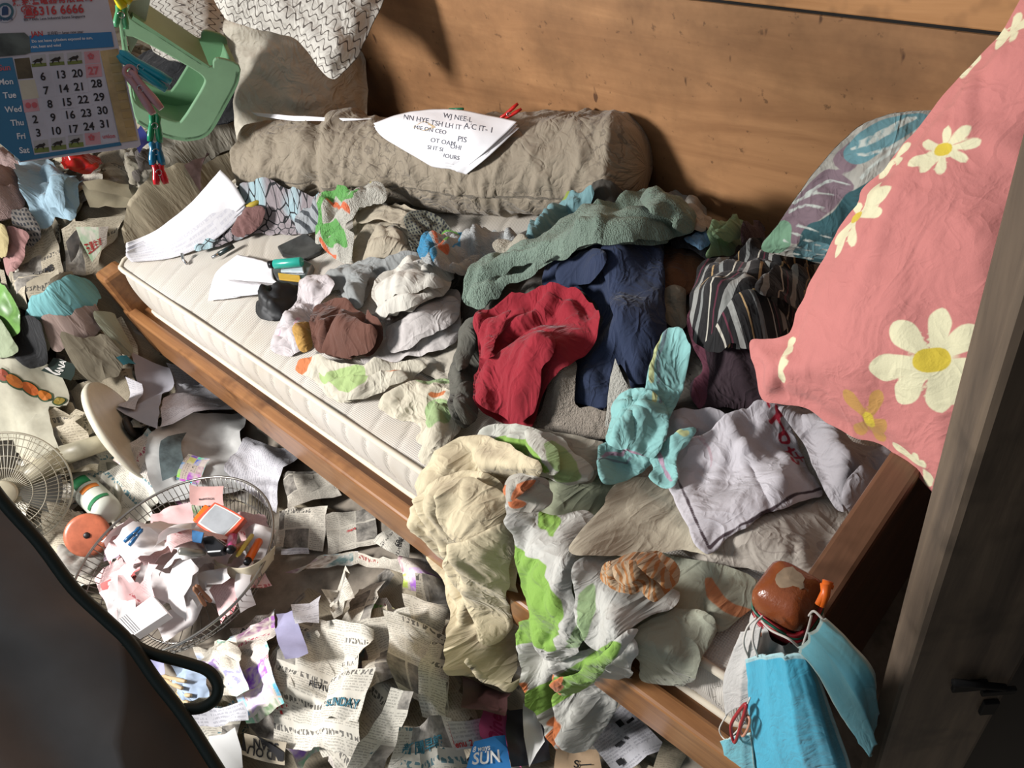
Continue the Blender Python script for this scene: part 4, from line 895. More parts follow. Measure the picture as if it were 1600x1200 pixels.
cloth('towel','pale green and cream towel folds at the front of the mattress','towel',fc('sage cream towel','c3baa5',paints=['8fa473','b3673a']),
 [dict(p=[(592,640),(602,622),(640,606),(680,598),(715,595),(730,620),(725,660),(712,690),(690,705),(668,700),(650,690),(660,670),(640,660),(610,652)],fold=(.024,.055,.6,2),dome=(.012,.03)),
  dict(p=[(664,690),(672,655),(680,630),(700,640),(725,655),(715,690),(690,715),(665,725),(652,712)],fold=(.018,.05,1.3,2))],
 paints=[[('poly',[(645,612),(680,590),(710,590),(716,612),(690,620),(660,618)]),('poly',[(668,650),(690,636),(720,650),(700,680),(680,690)])],[('line',.004,[(680,632),(702,630)])]],seed=53)
cloth('towel','blue orange green and white striped towel wound near the bolster foot','towel',fc('blue orange towel','aeb0ae',weave='terry',paints=['2f7fa6','c7673f','6fae48']),
 [dict(p=[(655,400),(668,385),(690,372),(720,366),(760,364),(795,372),(832,385),(815,400),(780,400),(745,425),(720,432),(700,420),(680,425),(662,415)],fold=(.03,.05,.3,2),dome=(.025,.03)),
  dict(p=[(672,395),(690,380),(706,370),(716,380),(700,400),(708,425),(690,425)],fold=(.015,.04,1.5,2)),
  dict(p=[(708,430),(725,410),(750,400),(742,425),(720,432)],fold=(.012,.04,.3,2))],
 paints=[[('poly',[(655,405),(668,390),(680,395),(692,420),(678,426),(662,418)]),('poly',[(710,428),(728,412),(745,412),(738,428),(722,434)]),('poly',[(720,382),(745,375),(760,390),(740,400)])],
         [('poly',[(686,378),(706,368),(714,376),(698,400),(688,398)]),('poly',[(722,368),(752,364),(758,372),(730,378)]),('poly',[(692,402),(708,402),(712,420),(698,422)])],
         [('poly',[(698,388),(712,384),(726,392),(706,398)]),('poly',[(745,382),(760,380),(764,400),(752,404)])]],seed=55,res=.004)
cloth('garment','teal t-shirt with an orange print behind the sage green towel','clothing',fc('teal tee','6d9296',paints=['b5673a','7d8a3a']),
 [dict(p=[(818,385),(826,365),(845,345),(868,325),(885,305),(905,297),(928,303),(930,325),(900,350),(870,372),(840,388)],fold=(.024,.05,.9,3),dome=(.03,.03),lift=.02)],
 paints=[[('poly',[(850,345),(868,340),(880,350),(866,364),(852,366)])],[('poly',[(878,335),(895,330),(898,342),(882,350)])]],seed=57,res=.004)
cloth('towel','cream fuzzy towel edge in front of the bolster','towel',fc('cream fuzz','a8a190',weave='terry'),[dict(p=[(770,380),(800,374),(830,380),(820,400),(780,400)],fold=(.014,.04,.3,2))],seed=58)
cloth('garment','rust brown shirt in the hollow right of the navy shorts','clothing',fc('rust brown','6b4528'),
 [dict(p=[(1032,400),(1050,388),(1085,392),(1102,405),(1095,430),(1080,460),(1050,470),(1032,450)],fold=(.02,.07,1,2))],seed=59)
cloth('garment','beige cloth scrap below the rust brown shirt','clothing',fc('beige scrap','8f8674'),[dict(p=[(1034,460),(1050,448),(1072,455),(1075,490),(1070,520),(1045,515),(1034,490)],fold=(.012,.05,1.2,2))],seed=60)
cloth('garment','black clothing between the sage towel and the pale green shirt','clothing',fc('black cotton','1b1b20'),[dict(p=[(1048,372),(1080,365),(1110,375),(1125,395),(1110,410),(1085,398),(1055,392)],fold=(.018,.05,.4,2))],seed=61)
cloth('garment','sky blue cloth corner left of the pale green shirt','clothing',fc('sky blue','6a8fae'),[dict(p=[(1068,376),(1085,368),(1108,366),(1112,382),(1095,395),(1085,388)],fold=(.012,.03,.4,2))],seed=62,res=.004)
cloth('garment','dim white and grey bedding rumpled against the wall right of the bolster','bedding',fc('dim bedding','9b958a'),[dict(p=[(1030,315),(1060,300),(1090,315),(1112,345),(1100,362),(1070,360),(1040,345)],fold=(.02,.05,.4,2),dome=(.02,.03))],seed=63)
cloth('garment','pale green folded shirt against the wall by the tropical pillow','clothing',fc('pale green','7d9a72'),
 [dict(p=[(1104,370),(1120,352),(1145,346),(1166,352),(1172,370),(1155,392),(1140,402),(1115,410),(1105,405),(1112,388)],fold=(.02,.05,.5,2),dome=(.03,.03)),
  dict(p=[(1112,362),(1140,350),(1164,356),(1150,380),(1120,382)],fold=(.012,.04,.5,2))],seed=64)
cloth('garment','dark maroon knit between the pale green shirt and the tropical pillow','clothing',fc('maroon knit','3e2329',weave='terry'),[dict(p=[(1158,385),(1162,358),(1180,350),(1195,356),(1194,380),(1175,396)],fold=(.016,.03,1,2),dome=(.025,.03))],seed=65)
cloth('garment','navy blue shorts hanging over the middle of the clothes pile','clothing',fc('navy','1f2c48'),
 [dict(p=[(846,440),(862,410),(885,388),(930,378),(985,380),(1034,378),(1038,440),(1040,500),(1046,560),(1028,590),(1010,612),(990,610),(972,575),(960,590),(950,640),(920,636),(890,630),(893,590),(903,560),(938,510),(932,475),(905,458),(870,455)],fold=(.018,.12,1.1,3),dome=(.03,.05),fine=.009,ridges=[(.012,.010,[(945,395),(942,430),(900,440),(860,430)]),(.014,.012,[(945,420),(960,470),(975,520),(985,590)])]),
  dict(p=[(940,392),(985,384),(1032,382),(1036,470),(1042,555),(1022,590),(1008,608),(990,605),(968,540),(950,460)],fold=(.016,.10,1.2,4)),
  dict(p=[(868,428),(890,400),(935,392),(948,410),(930,440),(885,445)],fold=(.012,.08,.4,3))],seed=67)
cloth('towel','thick sage green terry towel thrown across the top of the pile','towel',fc('sage terry','77897a',weave='terry'),
 [dict(p=[(726,478),(728,440),(752,414),(790,395),(830,382),(862,368),(895,350),(935,326),(975,308),(1005,297),(1040,306),(1072,322),(1088,345),(1082,368),(1050,372),(1040,385),(1000,384),(960,382),(920,388),(890,398),(862,412),(835,425),(800,445),(775,470),(752,488)],fold=(.020,.10,.35,3),dome=(.012,.045)),
  dict(p=[(748,420),(790,398),(840,388),(870,372),(905,352),(950,345),(1010,350),(1045,360),(1050,378),(1000,384),(950,384),(895,396),(860,410),(820,420),(780,430),(760,438)],fold=(.016,.07,.3,3),dome=(.01,.03)),
  dict(p=[(728,470),(745,445),(775,438),(810,430),(845,412),(868,410),(845,428),(800,448),(772,474),(752,486)],fold=(.014,.05,.45,4)),
  dict(p=[(1000,310),(1030,306),(1065,325),(1085,350),(1075,368),(1052,362),(1050,345),(1020,340)],fold=(.016,.05,.9,3),dome=(.012,.02))],seed=71,re=.018,th=.012)
# ribbed trim of the towel
cloth('garment','dark green grey shirt squeezed to the left of the red cloth','clothing',fc('moss grey','55534a'),
 [dict(p=[(706,585),(715,550),(722,515),(745,500),(760,520),(755,560),(745,600),(748,650),(735,672),(715,665),(700,640),(706,610)],fold=(.026,.05,1.3,3),dome=(.02,.03)),
  dict(p=[(720,530),(735,508),(745,515),(738,560),(725,580),(712,575)],fold=(.014,.03,1.4,3)),
  dict(p=[(712,610),(740,600),(748,640),(735,668),(715,655)],fold=(.016,.03,1.1,2))],seed=75)
cloth('towel','beige fleece towel bunched under red cloth and navy shorts','towel',fc('beige fleece','92877a',weave='terry'),
 [dict(p=[(845,640),(860,600),(875,578),(895,570),(900,600),(900,630),(940,640),(960,650),(975,680),(940,690),(890,690),(850,680),(830,668)],fold=(.024,.07,.5,2),dome=(.02,.04))],seed=77,re=.016)
cloth('towel','pale grey pointed towel corner hanging below the navy shorts','towel',fc('grey towel corner','a8a59b',weave='terry'),
 [dict(p=[(962,562),(972,590),(988,618),(985,650),(965,672),(946,664),(950,620),(956,590)],fold=(.010,.05,1.2,3),closed=False)],seed=79)
RED=fc('crimson cotton','8e0f22')
cloth('garment','crimson red t-shirt heaped in the middle of the clothes','clothing',RED,
 [dict(p=[(742,505),(748,492),(775,488),(795,472),(832,459),(870,456),(902,463),(930,480),(938,505),(928,540),(905,565),(878,582),(858,600),(848,625),(832,668),(815,674),(788,660),(748,640),(740,605),(752,570),(750,535)],fold=(.030,.10,.35,3.5),dome=(.025,.05),ridges=[(.018,.010,[(765,600),(800,560),(850,520),(880,500)]),(.014,.008,[(755,520),(765,560),(758,600)]),(-.012,.007,[(780,600),(815,565),(860,535)])]),
  dict(p=[(742,600),(755,575),(780,560),(815,535),(850,520),(870,545),(850,580),(848,610),(835,650),(815,672),(785,655),(750,636)],fold=(.022,.07,.55,4)),
  dict(p=[(748,510),(770,495),(800,490),(780,520),(768,560),(752,560)],fold=(.018,.04,1.0,3))],seed=81)
BL=fabric('black stripe tee','110f10',stripes=(.085,[(.02,.13,'8f8f8a'),(.30,.33,'a98c62'),(.48,.57,'7b7d7a'),(.78,.81,'b9b4a6'),(.90,.93,'5b2434')]))
cloth('garment','dark plum and black leggings under the striped shirt','clothing',fc('plum black','2c1a22',paints=['5b2c3b']),
 [dict(p=[(1075,520),(1085,470),(1110,450),(1170,470),(1230,500),(1250,560),(1255,620),(1200,640),(1120,640),(1085,640),(1080,600),(1100,580)],fold=(.028,.08,1.1,3),dome=(.03,.05))],
 paints=[[('line',.012,[(1080,520),(1090,560),(1098,600),(1090,640)])]],seed=83)
cloth('garment','black shirt with grey and cream stripes crumpled beside the pink pillow','clothing',BL,
 [dict(p=[(1078,500),(1082,450),(1095,420),(1130,405),(1165,395),(1200,385),(1240,402),(1290,405),(1300,440),(1260,490),(1235,520),(1215,560),(1170,560),(1130,545),(1095,540)],fold=(.030,.07,1.0,3),dome=(.035,.05),uvrot=.2),
  dict(p=[(1085,530),(1090,470),(1105,440),(1150,430),(1185,440),(1190,470),(1170,500),(1140,545),(1110,545)],fold=(.016,.08,1.3,4),uvrot=-.25),
  dict(p=[(1098,540),(1130,500),(1160,462),(1180,458),(1210,480),(1235,510),(1200,540),(1150,556),(1120,556)],fold=(.012,.08,.7,4),uvrot=1.2),
  dict(p=[(1180,450),(1210,425),(1260,415),(1290,430),(1275,470),(1230,480),(1195,470)],fold=(.018,.05,.3,3),uvrot=.5)],seed=85)
# tropical pillow
tp=plane_frame(onz(1235,405,.60),onz(1400,420,.58),ony(1400,190,1.10))
stk=[[(1228,372),(1262,385),(1292,398)],[(1236,358),(1270,372),(1300,388)],[(1246,348),(1278,355),(1312,368)],[(1225,385),(1250,398),(1270,404)],
 [(1330,232),(1370,215),(1430,182)],[(1335,240),(1380,228),(1440,196)],[(1340,222),(1380,203),(1415,184)],[(1232,330),(1262,318),(1290,322)],[(1240,316),(1275,300),(1310,306)],[(1262,300),(1300,280),(1330,282)],[(1345,268),(1375,240),(1400,228)]]
cushion('pillow','tropical leaf print pillow in teal and mauve leaning on the plywood wall','pillow',fabric('tropical print','a9a69c',paints=['77646b','6d9276','2c5257','5d868d','b4bab2'],dirt=.2),
 [(1190,388),(1215,350),(1258,292),(1305,232),(1350,196),(1400,178),(1450,172),(1520,200),(1540,300),(1480,400),(1350,420),(1290,412),(1240,402)],tp,T=.045,rad=.07,wr=(.012,.08,.8,3),seed=91,
 paints=[[('poly',[(1214,358),(1240,315),(1275,275),(1300,262),(1335,280),(1310,312),(1270,345),(1245,372)]),('poly',[(1300,250),(1330,220),(1345,235),(1330,262)])],
  [('poly',[(1188,390),(1198,368),(1222,342),(1238,352),(1236,375),(1222,392),(1205,394)])],
  [('poly',[(1240,398),(1246,375),(1262,348),(1300,325),(1330,290),(1372,262),(1420,225),(1440,250),(1380,320),(1330,360),(1300,402),(1270,408)])],
  [('poly',[(1318,235),(1345,205),(1385,184),(1440,176),(1450,190),(1400,215),(1350,248),(1328,252)]),('poly',[(1255,398),(1262,372),(1300,375),(1310,400)])],
  [('line',.0022,l) for l in stk]])
# ---------------- lower right of the bed ----------------
cloth('pillow_case','beige pillow with brown leaf print beside the worn end rail','pillow',fc('leaf print','b1a89c',pattern='leaves'),
 [dict(p=[(1060,850),(1130,800),(1210,765),(1330,765),(1352,790),(1300,860),(1272,905),(1180,895),(1110,885)],fold=(.016,.10,.8,3),dome=(.05,.06),uvrot=.3)],seed=101,res=.006)
cloth('sheet','pale sage bedsheet rumpled over the mattress foot beside the corner post','bedsheet',fc('pale sage','9fa08d',paints=['b1734c']),
 [dict(p=[(860,900),(900,870),(990,862),(1100,876),(1180,898),(1195,930),(1165,960),(1130,985),(1110,990),(1070,1000),(1010,1010),(950,1030),(880,1010)],fold=(.03,.10,.5,3),dome=(.03,.06)),
  dict(p=[(985,1000),(1020,965),(1060,950),(1110,955),(1125,975),(1105,1020),(1088,1062),(1055,1072),(1005,1062),(1000,1035)],fold=(.028,.09,1.2,3))],
 paints=[[('line',.006,[(1118,905),(1135,925),(1155,945),(1180,955)])]],fr=FB,seed=103,res=.006,blur=.05)
cloth('sheet','olive grey cotton sheet gathered behind the orange checked knot','bedsheet',fc('olive sheet','888c74'),
 [dict(p=[(850,760),(880,720),(930,700),(985,735),(960,770),(935,810),(915,845),(900,880),(870,860),(850,810)],fold=(.026,.08,.6,3),dome=(.02,.04))],fr=FB,seed=105)
cloth('towel','pale beige terry folds beneath the mint handkerchief','towel',fc('pale terry','a39c8c'),
 [dict(p=[(840,670),(890,680),(945,690),(950,720),(935,750),(905,745),(870,715),(838,700)],fold=(.024,.06,.5,3))],fr=FB,seed=107)
WG=fc('leaf sheet','b9b8ac',paints=['7a9f45','8da46e'])
cloth('sheet','grey white sheet with big lime green leaf folded above the cream trousers','bedsheet',WG,
 [dict(p=[(750,672),(800,662),(850,672),(890,690),(920,720),(930,745),(900,758),(865,745),(820,735),(780,720),(748,700)],fold=(.022,.07,.5,3),dome=(.015,.03)),
  dict(p=[(822,668),(850,685),(868,705),(880,730),(870,742),(850,735),(838,712),(820,690)],fold=(.012,.05,.9,3))],
 paints=[[('poly',[(795,690),(825,680),(848,700),(868,735),(845,735),(810,712)])],[('poly',[(868,690),(900,700),(925,740),(890,748)])]],fr=FB,seed=109,res=.0045)
CT=fc('cream cotton','c9bb9b')
cloth('trousers','cream cotton trousers hanging over the mattress edge down to the newspapers','trousers',CT,
 [dict(p=[(655,760),(662,735),(690,702),(722,682),(770,684),(820,705),(850,728),(846,745),(800,752),(760,760),(720,768),(690,790),(665,800)],fold=(.024,.09,.5,3.5),dome=(.015,.03)),
  dict(p=[(655,792),(668,760),(700,742),(745,735),(785,752),(800,790),(818,830),(816,890),(822,940),(815,1000),(812,1050),(800,1070),(775,1062),(742,1040),(726,1005),(712,955),(690,905),(668,865),(656,830)],fold=(.045,.10,.12,5),dome=(.005,.03)),
  dict(p=[(692,765),(735,745),(778,760),(800,800),(770,830),(730,850),(702,835),(690,800)],fold=(.022,.07,.5,3)),
  dict(p=[(700,860),(740,840),(800,815),(815,850),(800,930),(790,990),(760,1010),(735,960),(712,905)],fold=(.028,.08,.15,5)),
  dict(p=[(738,1028),(765,1052),(800,1066),(812,1060),(810,1075),(780,1072),(748,1050),(732,1035)],fold=(.01,.02,.5,2),th=.01)],fr=FB,seed=111,res=.0045,blur=.03)
LS=fc('lime leaf drape','bcbab2',paints=['7ba043','8fa678','bb6a3c'])
cloth('sheet','long white sheet with lime green leaf and orange strip hanging over the bed side','bedsheet',LS,
 [dict(p=[(812,985),(835,962),(870,980),(900,1010),(900,1060),(885,1110),(884,1165),(870,1160),(848,1110),(826,1070),(815,1030)],fold=(.028,.07,.1,5)),
  dict(p=[(868,1085),(900,1080),(960,1082),(965,1095),(945,1140),(925,1165),(905,1176),(882,1168),(872,1120)],fold=(.022,.08,.1,4)),
  dict(p=[(865,1040),(900,1020),(935,1010),(960,985),(990,980),(1002,1020),(985,1060),(965,1078),(920,1086),(885,1080),(868,1062)],fold=(.026,.07,.6,3)),
  dict(p=[(793,788),(812,782),(860,800),(915,795),(940,820),(932,870),(905,900),(910,950),(925,985),(900,1022),(870,1034),(842,1015),(835,985),(826,935),(815,890),(803,835)],fold=(.030,.10,.2,5)),
  dict(p=[(905,890),(940,860),(1000,900),(1060,925),(1050,950),(1010,965),(980,985),(955,1010),(925,1015),(905,985),(900,930)],fold=(.026,.09,.7,3)),
  dict(p=[(870,1060),(900,1050),(940,1020),(980,990),(1000,985),(985,1005),(950,1040),(920,1072),(890,1085),(872,1078)],fold=(.016,.05,.7,4))],
 paints=[[('poly',[(806,838),(830,838),(862,858),(885,905),(900,960),(897,1000),(872,1002),(842,985),(832,945),(838,905),(815,880)]),('poly',[(870,785),(895,805),(895,835),(868,815)]),('poly',[(870,1050),(905,1040),(960,1000),(985,1000),(960,1040),(920,1075),(880,1078)])],
         [('poly',[(815,985),(840,968),(845,1010),(830,1040),(816,1020)]),('poly',[(925,930),(945,905),(940,960),(930,1000),(915,985)])],
         [('line',.007,[(881,1038),(888,1055),(886,1078)]),('line',.007,[(905,1168),(908,1140),(925,1120),(938,1098),(930,1090)])]],fr=FB,seed=121,res=.0045,blur=.03)
cloth('towel','grey and orange patterned cloth knotted into a ball on the bed edge','towel',fc('orange grey knot','a7a296',paints=['b5683f']),
 [dict(p=[(790,775),(795,750),(812,740),(840,742),(868,752),(870,775),(860,795),(838,800),(810,798)],fold=(.024,.045,.8,2),dome=(.03,.03),radial=[(830,770,9,.012,.02)]),
  dict(p=[(795,755),(815,742),(840,744),(830,760),(808,778),(796,775)],fold=(.012,.03,.9,2))],
 paints=[[('poly',[(812,765),(840,748),(864,755),(855,780),(838,790),(815,788)])]],fr=FB,seed=131,res=.004)
cloth('cushion_cover','plain cream linen cushion cover lying flat below the mint handkerchief','cushion',fc('cream linen','bab09a',crease=.0014),
 [dict(p=[(893,862),(905,835),(930,800),(952,765),(985,748),(1030,752),(1070,780),(1100,820),(1116,865),(1070,858),(1030,862),(985,872),(940,870)],fold=(.012,.12,.5,3),dome=(.03,.06),re=.008)],seed=133,res=.005,fr=FB)
cloth('towel','orange checked kitchen cloth scrunched into a knot','towel',fc('orange check','b39a7c',stripes=(.008,[(0,.4,'a9713f')])),
 [dict(p=[(946,900),(950,880),(975,872),(1005,862),(1040,860),(1068,880),(1070,905),(1055,925),(1035,935),(1005,925),(985,932),(960,918)],fold=(.028,.05,.7,2.5),dome=(.03,.03)),
  dict(p=[(960,880),(985,874),(1000,890),(995,910),(975,915),(958,900)],fold=(.016,.03,1.1,2)),
  dict(p=[(1005,866),(1030,864),(1045,890),(1060,905),(1045,915),(1020,900)],fold=(.014,.03,.4,3))],fr=FB,seed=135,res=.004)
# white t-shirt with red lettering
def sc(L,ox=900,oy=550,k=4.): return [(ox+x/k,oy+y/k) for x,y in L]
RW=.0023
strk=[[(1135,390),(1175,415),(1200,470),(1207,482)],[(1215,372),(1190,420),(1152,442)],[(1170,440),(1250,436)],
 [(1205,555),(1255,515),(1310,485)],[(1250,480),(1262,530),(1290,560)],[(1270,590),(1308,570),(1325,612),(1275,625),(1268,590)],
 [(1300,690),(1360,640)],[(1325,640),(1342,702)],[(1370,660),(1412,725)],[(1420,690),(1352,722)],[(1338,755),(1350,782),(1378,772),(1384,735)],
 [(1140,330),(1160,362),(1172,328),(1186,366),(1200,330),(1214,370),(1228,332),(1242,372),(1256,340),(1270,376)],[(1150,345),(1275,352)],[(1160,358),(1280,370)],
 [(1040,340),(1045,385),(1075,380),(1098,350),(1085,335),(1062,352),(1070,375)]]
faint=[[(750,590),(775,600),(790,640)],[(790,620),(815,630),(810,670)],[(800,650),(840,700)],[(830,690),(858,740),(850,790)],[(760,560),(770,590)]]
WT=fabric('white tee','bcb7bb',crease=.002,paints=['3a2c31','a3162f','b09aa0'],dirt=.07)
hem=[('line',.002,[(1062,765),(1078,800),(1095,835),(1108,862)]),('line',.0022,[(1110,862),(1140,838),(1180,815),(1215,800),(1250,785),(1284,772)])]
cloth('t_shirt','white t-shirt with handwritten red characters and dark hem lines spread near the end rail','t-shirt',WT,
 [dict(p=[(1040,690),(1050,650),(1085,640),(1125,645),(1145,665),(1130,700),(1085,715),(1050,715)],fold=(.022,.06,.7,3)),
  dict(p=[(1050,715),(1075,690),(1120,668),(1160,645),(1195,634),(1225,645),(1245,690),(1262,735),(1286,772),(1255,785),(1205,803),(1165,822),(1130,846),(1108,866),(1090,856),(1070,822),(1052,780),(1046,745)],fold=(.022,.12,.9,3.5),dome=(.016,.05),res=.0025,
    ridges=[(.012,.012,[(1150,660),(1145,700),(1170,740)]),(.010,.010,[(1215,655),(1165,730)]),(-.006,.006,[(1168,740),(1190,780),(1208,808)])])],
 paints=[hem,[('line',RW,sc(l)) for l in strk],[('line',.0014,sc(l)) for l in faint]],seed=141,fine=.004)
cloth('towel','white towel twisted along the end rail next to the lettered t-shirt','towel',fc('white towel','aaa5a8'),
 [dict(p=[(1214,650),(1228,638),(1265,648),(1310,665),(1335,690),(1385,700),(1425,712),(1442,740),(1425,775),(1385,790),(1350,785),(1322,806),(1300,792),(1280,750),(1252,695)],fold=(.034,.08,.6,3.5),dome=(.03,.04)),
  dict(p=[(1335,745),(1375,735),(1425,730),(1436,760),(1400,782),(1350,782),(1325,800),(1312,780)],fold=(.016,.05,.3,3))],seed=145)
PLQ=fabric('mint plaid','86b8b4',paints=['a78a9c','b9c08a','6d7f86'],weave='crisp',dirt=.06)
cloth('handkerchief','mint green plaid bordered handkerchief crumpled on the white t-shirt','handkerchief',PLQ,
 [dict(p=[(1006,640),(1010,600),(1022,560),(1036,524),(1050,512),(1072,522),(1080,545),(1074,585),(1058,630),(1042,668),(1018,665)],fold=(.016,.05,1.2,4),lift=.01),
  dict(p=[(935,697),(950,690),(985,705),(1022,714),(1008,738),(975,752),(942,757),(936,735)],fold=(.014,.05,.3,3)),
  dict(p=[(1015,715),(1045,692),(1086,670),(1078,698),(1060,722),(1058,752),(1046,766),(1018,752),(1020,730)],fold=(.018,.05,.9,3)),
  dict(p=[(952,700),(956,672),(955,645),(968,625),(1000,610),(1028,626),(1044,660),(1040,690),(1020,714),(985,712)],fold=(.030,.045,.9,2.5),dome=(.035,.03),radial=[(1000,690,8,.018,.03)])],
 paints=[[('line',.003,[(945,728),(985,725),(1010,730)]),('line',.003,[(1032,735),(1042,748),(1050,760)])],[('line',.004,[(1035,530),(1030,570),(1025,640)]),('line',.004,[(1045,705),(1075,690)])],[('line',.0025,[(1046,528),(1040,580),(1034,640)]),('line',.0025,[(940,738),(990,736)])]],seed=151,re=.004,res=.0035)
# ---------------- pink flowered pillow ----------------
pk=plane_frame(np.array([-.40,.66,.66]),np.array([-.10,.60,.62]),np.array([-.26,1.02,1.12]))
def petals(c,tips,w):
    out=[]
    for t in tips:
        c_=np.array(c,float);t_=np.array(t,float);d=t_-c_;n=np.array([-d[1],d[0]])/np.linalg.norm(d)*w
        out.append(('poly',[tuple(c_+d*.02),tuple(c_+d*.45+n*.75),tuple(c_+d*.8+n),tuple(t_+d*.0),tuple(c_+d*.8-n),tuple(c_+d*.45-n*.75)]))
    return out
cream=petals((1493,243),[(1502,206),(1537,210),(1555,230),(1533,262),(1493,283),(1458,281),(1439,267),(1458,232)],8)
cream+=petals((1350,343),[(1393,291),(1419,300),(1407,335),(1357,389),(1318,405),(1309,383),(1341,318)],9)
cream+=petals((1483,560),[(1500,481),(1556,512),(1560,580),(1527,622),(1493,638),(1427,622),(1388,572),(1425,503)],19)
cream+=petals((1240,560),[(1243,525),(1253,545),(1251,570),(1238,595)],7)
cream+=petals((1450,727),[(1442,700),(1462,712),(1456,760),(1400,688),(1470,745)],8)
cream+=petals((1585,62),[(1555,50),(1600,22),(1605,75),(1560,80),(1640,40)],11)
cream+=petals((1403,247),[(1428,225),(1377,282),(1420,262)],8)+petals((1520,110),[(1500,122),(1530,85)],9)
ochre=petals((1373,650),[(1342,603),(1398,603),(1340,675),(1402,662),(1385,690)],11)
yel=[('line',.008,[(1489,243),(1497,243)]),('line',.007,[(1346,343),(1353,343)]),('line',.013,[(1474,560),(1492,558)]),('line',.006,[(1372,645),(1374,655)])]
PK=fabric('pink flowered','c47a74',crease=.0012,paints=['b98a4c','d8d2ae','cdb53a'],dirt=.05)
cushion('pillow','large pink pillow with cream daisies leaning at the foot end of the bed','pillow',PK,
 [(1172,536),(1200,530),(1234,520),(1246,480),(1270,430),(1295,390),(1318,345),(1340,318),(1346,298),(1370,275),(1400,243),(1440,190),(1480,140),(1520,100),(1560,60),(1640,-40),(1780,60),(1760,300),(1700,500),(1610,680),(1540,760),(1482,786),(1455,768),(1437,745),(1405,710),(1370,692),(1330,682),(1295,662),(1262,640),(1225,632),(1192,622),(1180,580)],pk,T=.05,rad=.06,wr=(.012,.13,.9,4),seed=161,res=.0045,
 paints=[ochre,cream,yel],ridges=[(.012,.012,[(1190,618),(1215,590),(1240,560)]),(-.008,.01,[(1240,640),(1232,590),(1246,500)])],put=False)
# ---------------- corner post: rubber bands, masks ----------------
RB=plain('red rubber','a3242c',.45); GB=plain('green rubber','1f5f4a',.4); WL=plain('white elastic','cfc9c0',.8)
pc=np.array([-.182,.345])
def ring(z,r,ph,tilt,name,mat,label,rad=.0016):
    t=np.linspace(0,2*np.pi,40,endpoint=False); e=.55
    x=np.sign(np.cos(t))*np.abs(np.cos(t))**e*r; y=np.sign(np.sin(t))*np.abs(np.sin(t))**e*r
    P=np.stack([pc[0]+x,pc[1]+y,z+tilt*np.sin(t+ph)+.0012*np.sin(5*t+ph)],1)
    o=tube(name,P,rad,mat,None,closed=True); return tag(o,label,'rubber band','rubber bands around the bed post')
for k in range(9):
    ring(.724+.0028*k,.0245+.0018*(k%3),k*1.7,.004+.002*(k%3),'rubber_band',RB,['topmost','second from top','third from top','fourth from top','middle','fourth from bottom','third from bottom','second from bottom','lowest'][8-k]+' red rubber band on the corner post neck')
o=ring(.745,.029,4.2,.008,'rubber_band',GB,'single dark green rubber band above the red ones on the post'); 
# white mask wrapped on the post
def wrap(name,label,z0,z1,r0,r1,mat,seed,cat='face mask',a0=0,a1=2*np.pi,amp=.003):
    nz=24;n=64;t=np.linspace(a0,a1,n);Z=np.linspace(0,1,nz);T,ZZ=np.meshgrid(t,Z)
    r=r0+(r1-r0)*ZZ+amp*np.sin(T*5+ZZ*3+seed)+amp*1.5*noise(T*2.5,ZZ*2.5,seed)
    P=np.stack([pc[0]+np.cos(T)*r,pc[1]+np.sin(T)*r,z0+(z1-z0)*ZZ+.004*np.sin(T*2)],-1).reshape(-1,3); I=np.arange(nz*n).reshape(nz,n)
    return mesh(name,P,np.stack([I[:-1,:-1],I[1:,:-1],I[1:,1:],I[:-1,1:]],-1).reshape(-1,4),mat,None,uv=np.stack([T.ravel()*.04,ZZ.ravel()*.1],1),label=label,cat=cat)
MW=fabric('mask white','bfbcb7',crease=.0006,weave='crisp'); MB=fabric('mask blue','3fa9c6',crease=.0005,weave='crisp',dirt=.05,paints=['9fc3c6'],rough=.7); MB2=fabric('mask pale blue','69b3c0',crease=.0006,weave='crisp',dirt=.05,paints=['a9bfb9'],rough=.7)
wrap('face_mask','white face mask rolled round the post below the red bands',.730,.62,.031,.040,MW,2)
def pleat(n,amp,ph=0.):
    return lambda U,V,s,t: amp*(1-np.abs(2*((t*n+ph+.15*np.sin(s*3))%1)-1)**.35)+.003*noise(U*12,V*8,n)+.0005*noise(U*60,V*60,n+1)
edge=lambda w:(lambda U,V: np.maximum(w-U,np.maximum(U-(U.max()-w),w-V)))
def mask(label,mat,net,n,amp,loops=(),w=.006,ph=0.):
    r=empty('face_mask',pt(net[0][0]),label,'face mask'); 
    patch('mask_panel',mat,net,10,12,pleat(n,amp,ph),.0018,r,paint=[edge(w)])
    for L in loops: tube('ear_loop',spline([pt(c) for c in L],6,False),.0011,WL,r)
    return r
yy=.285
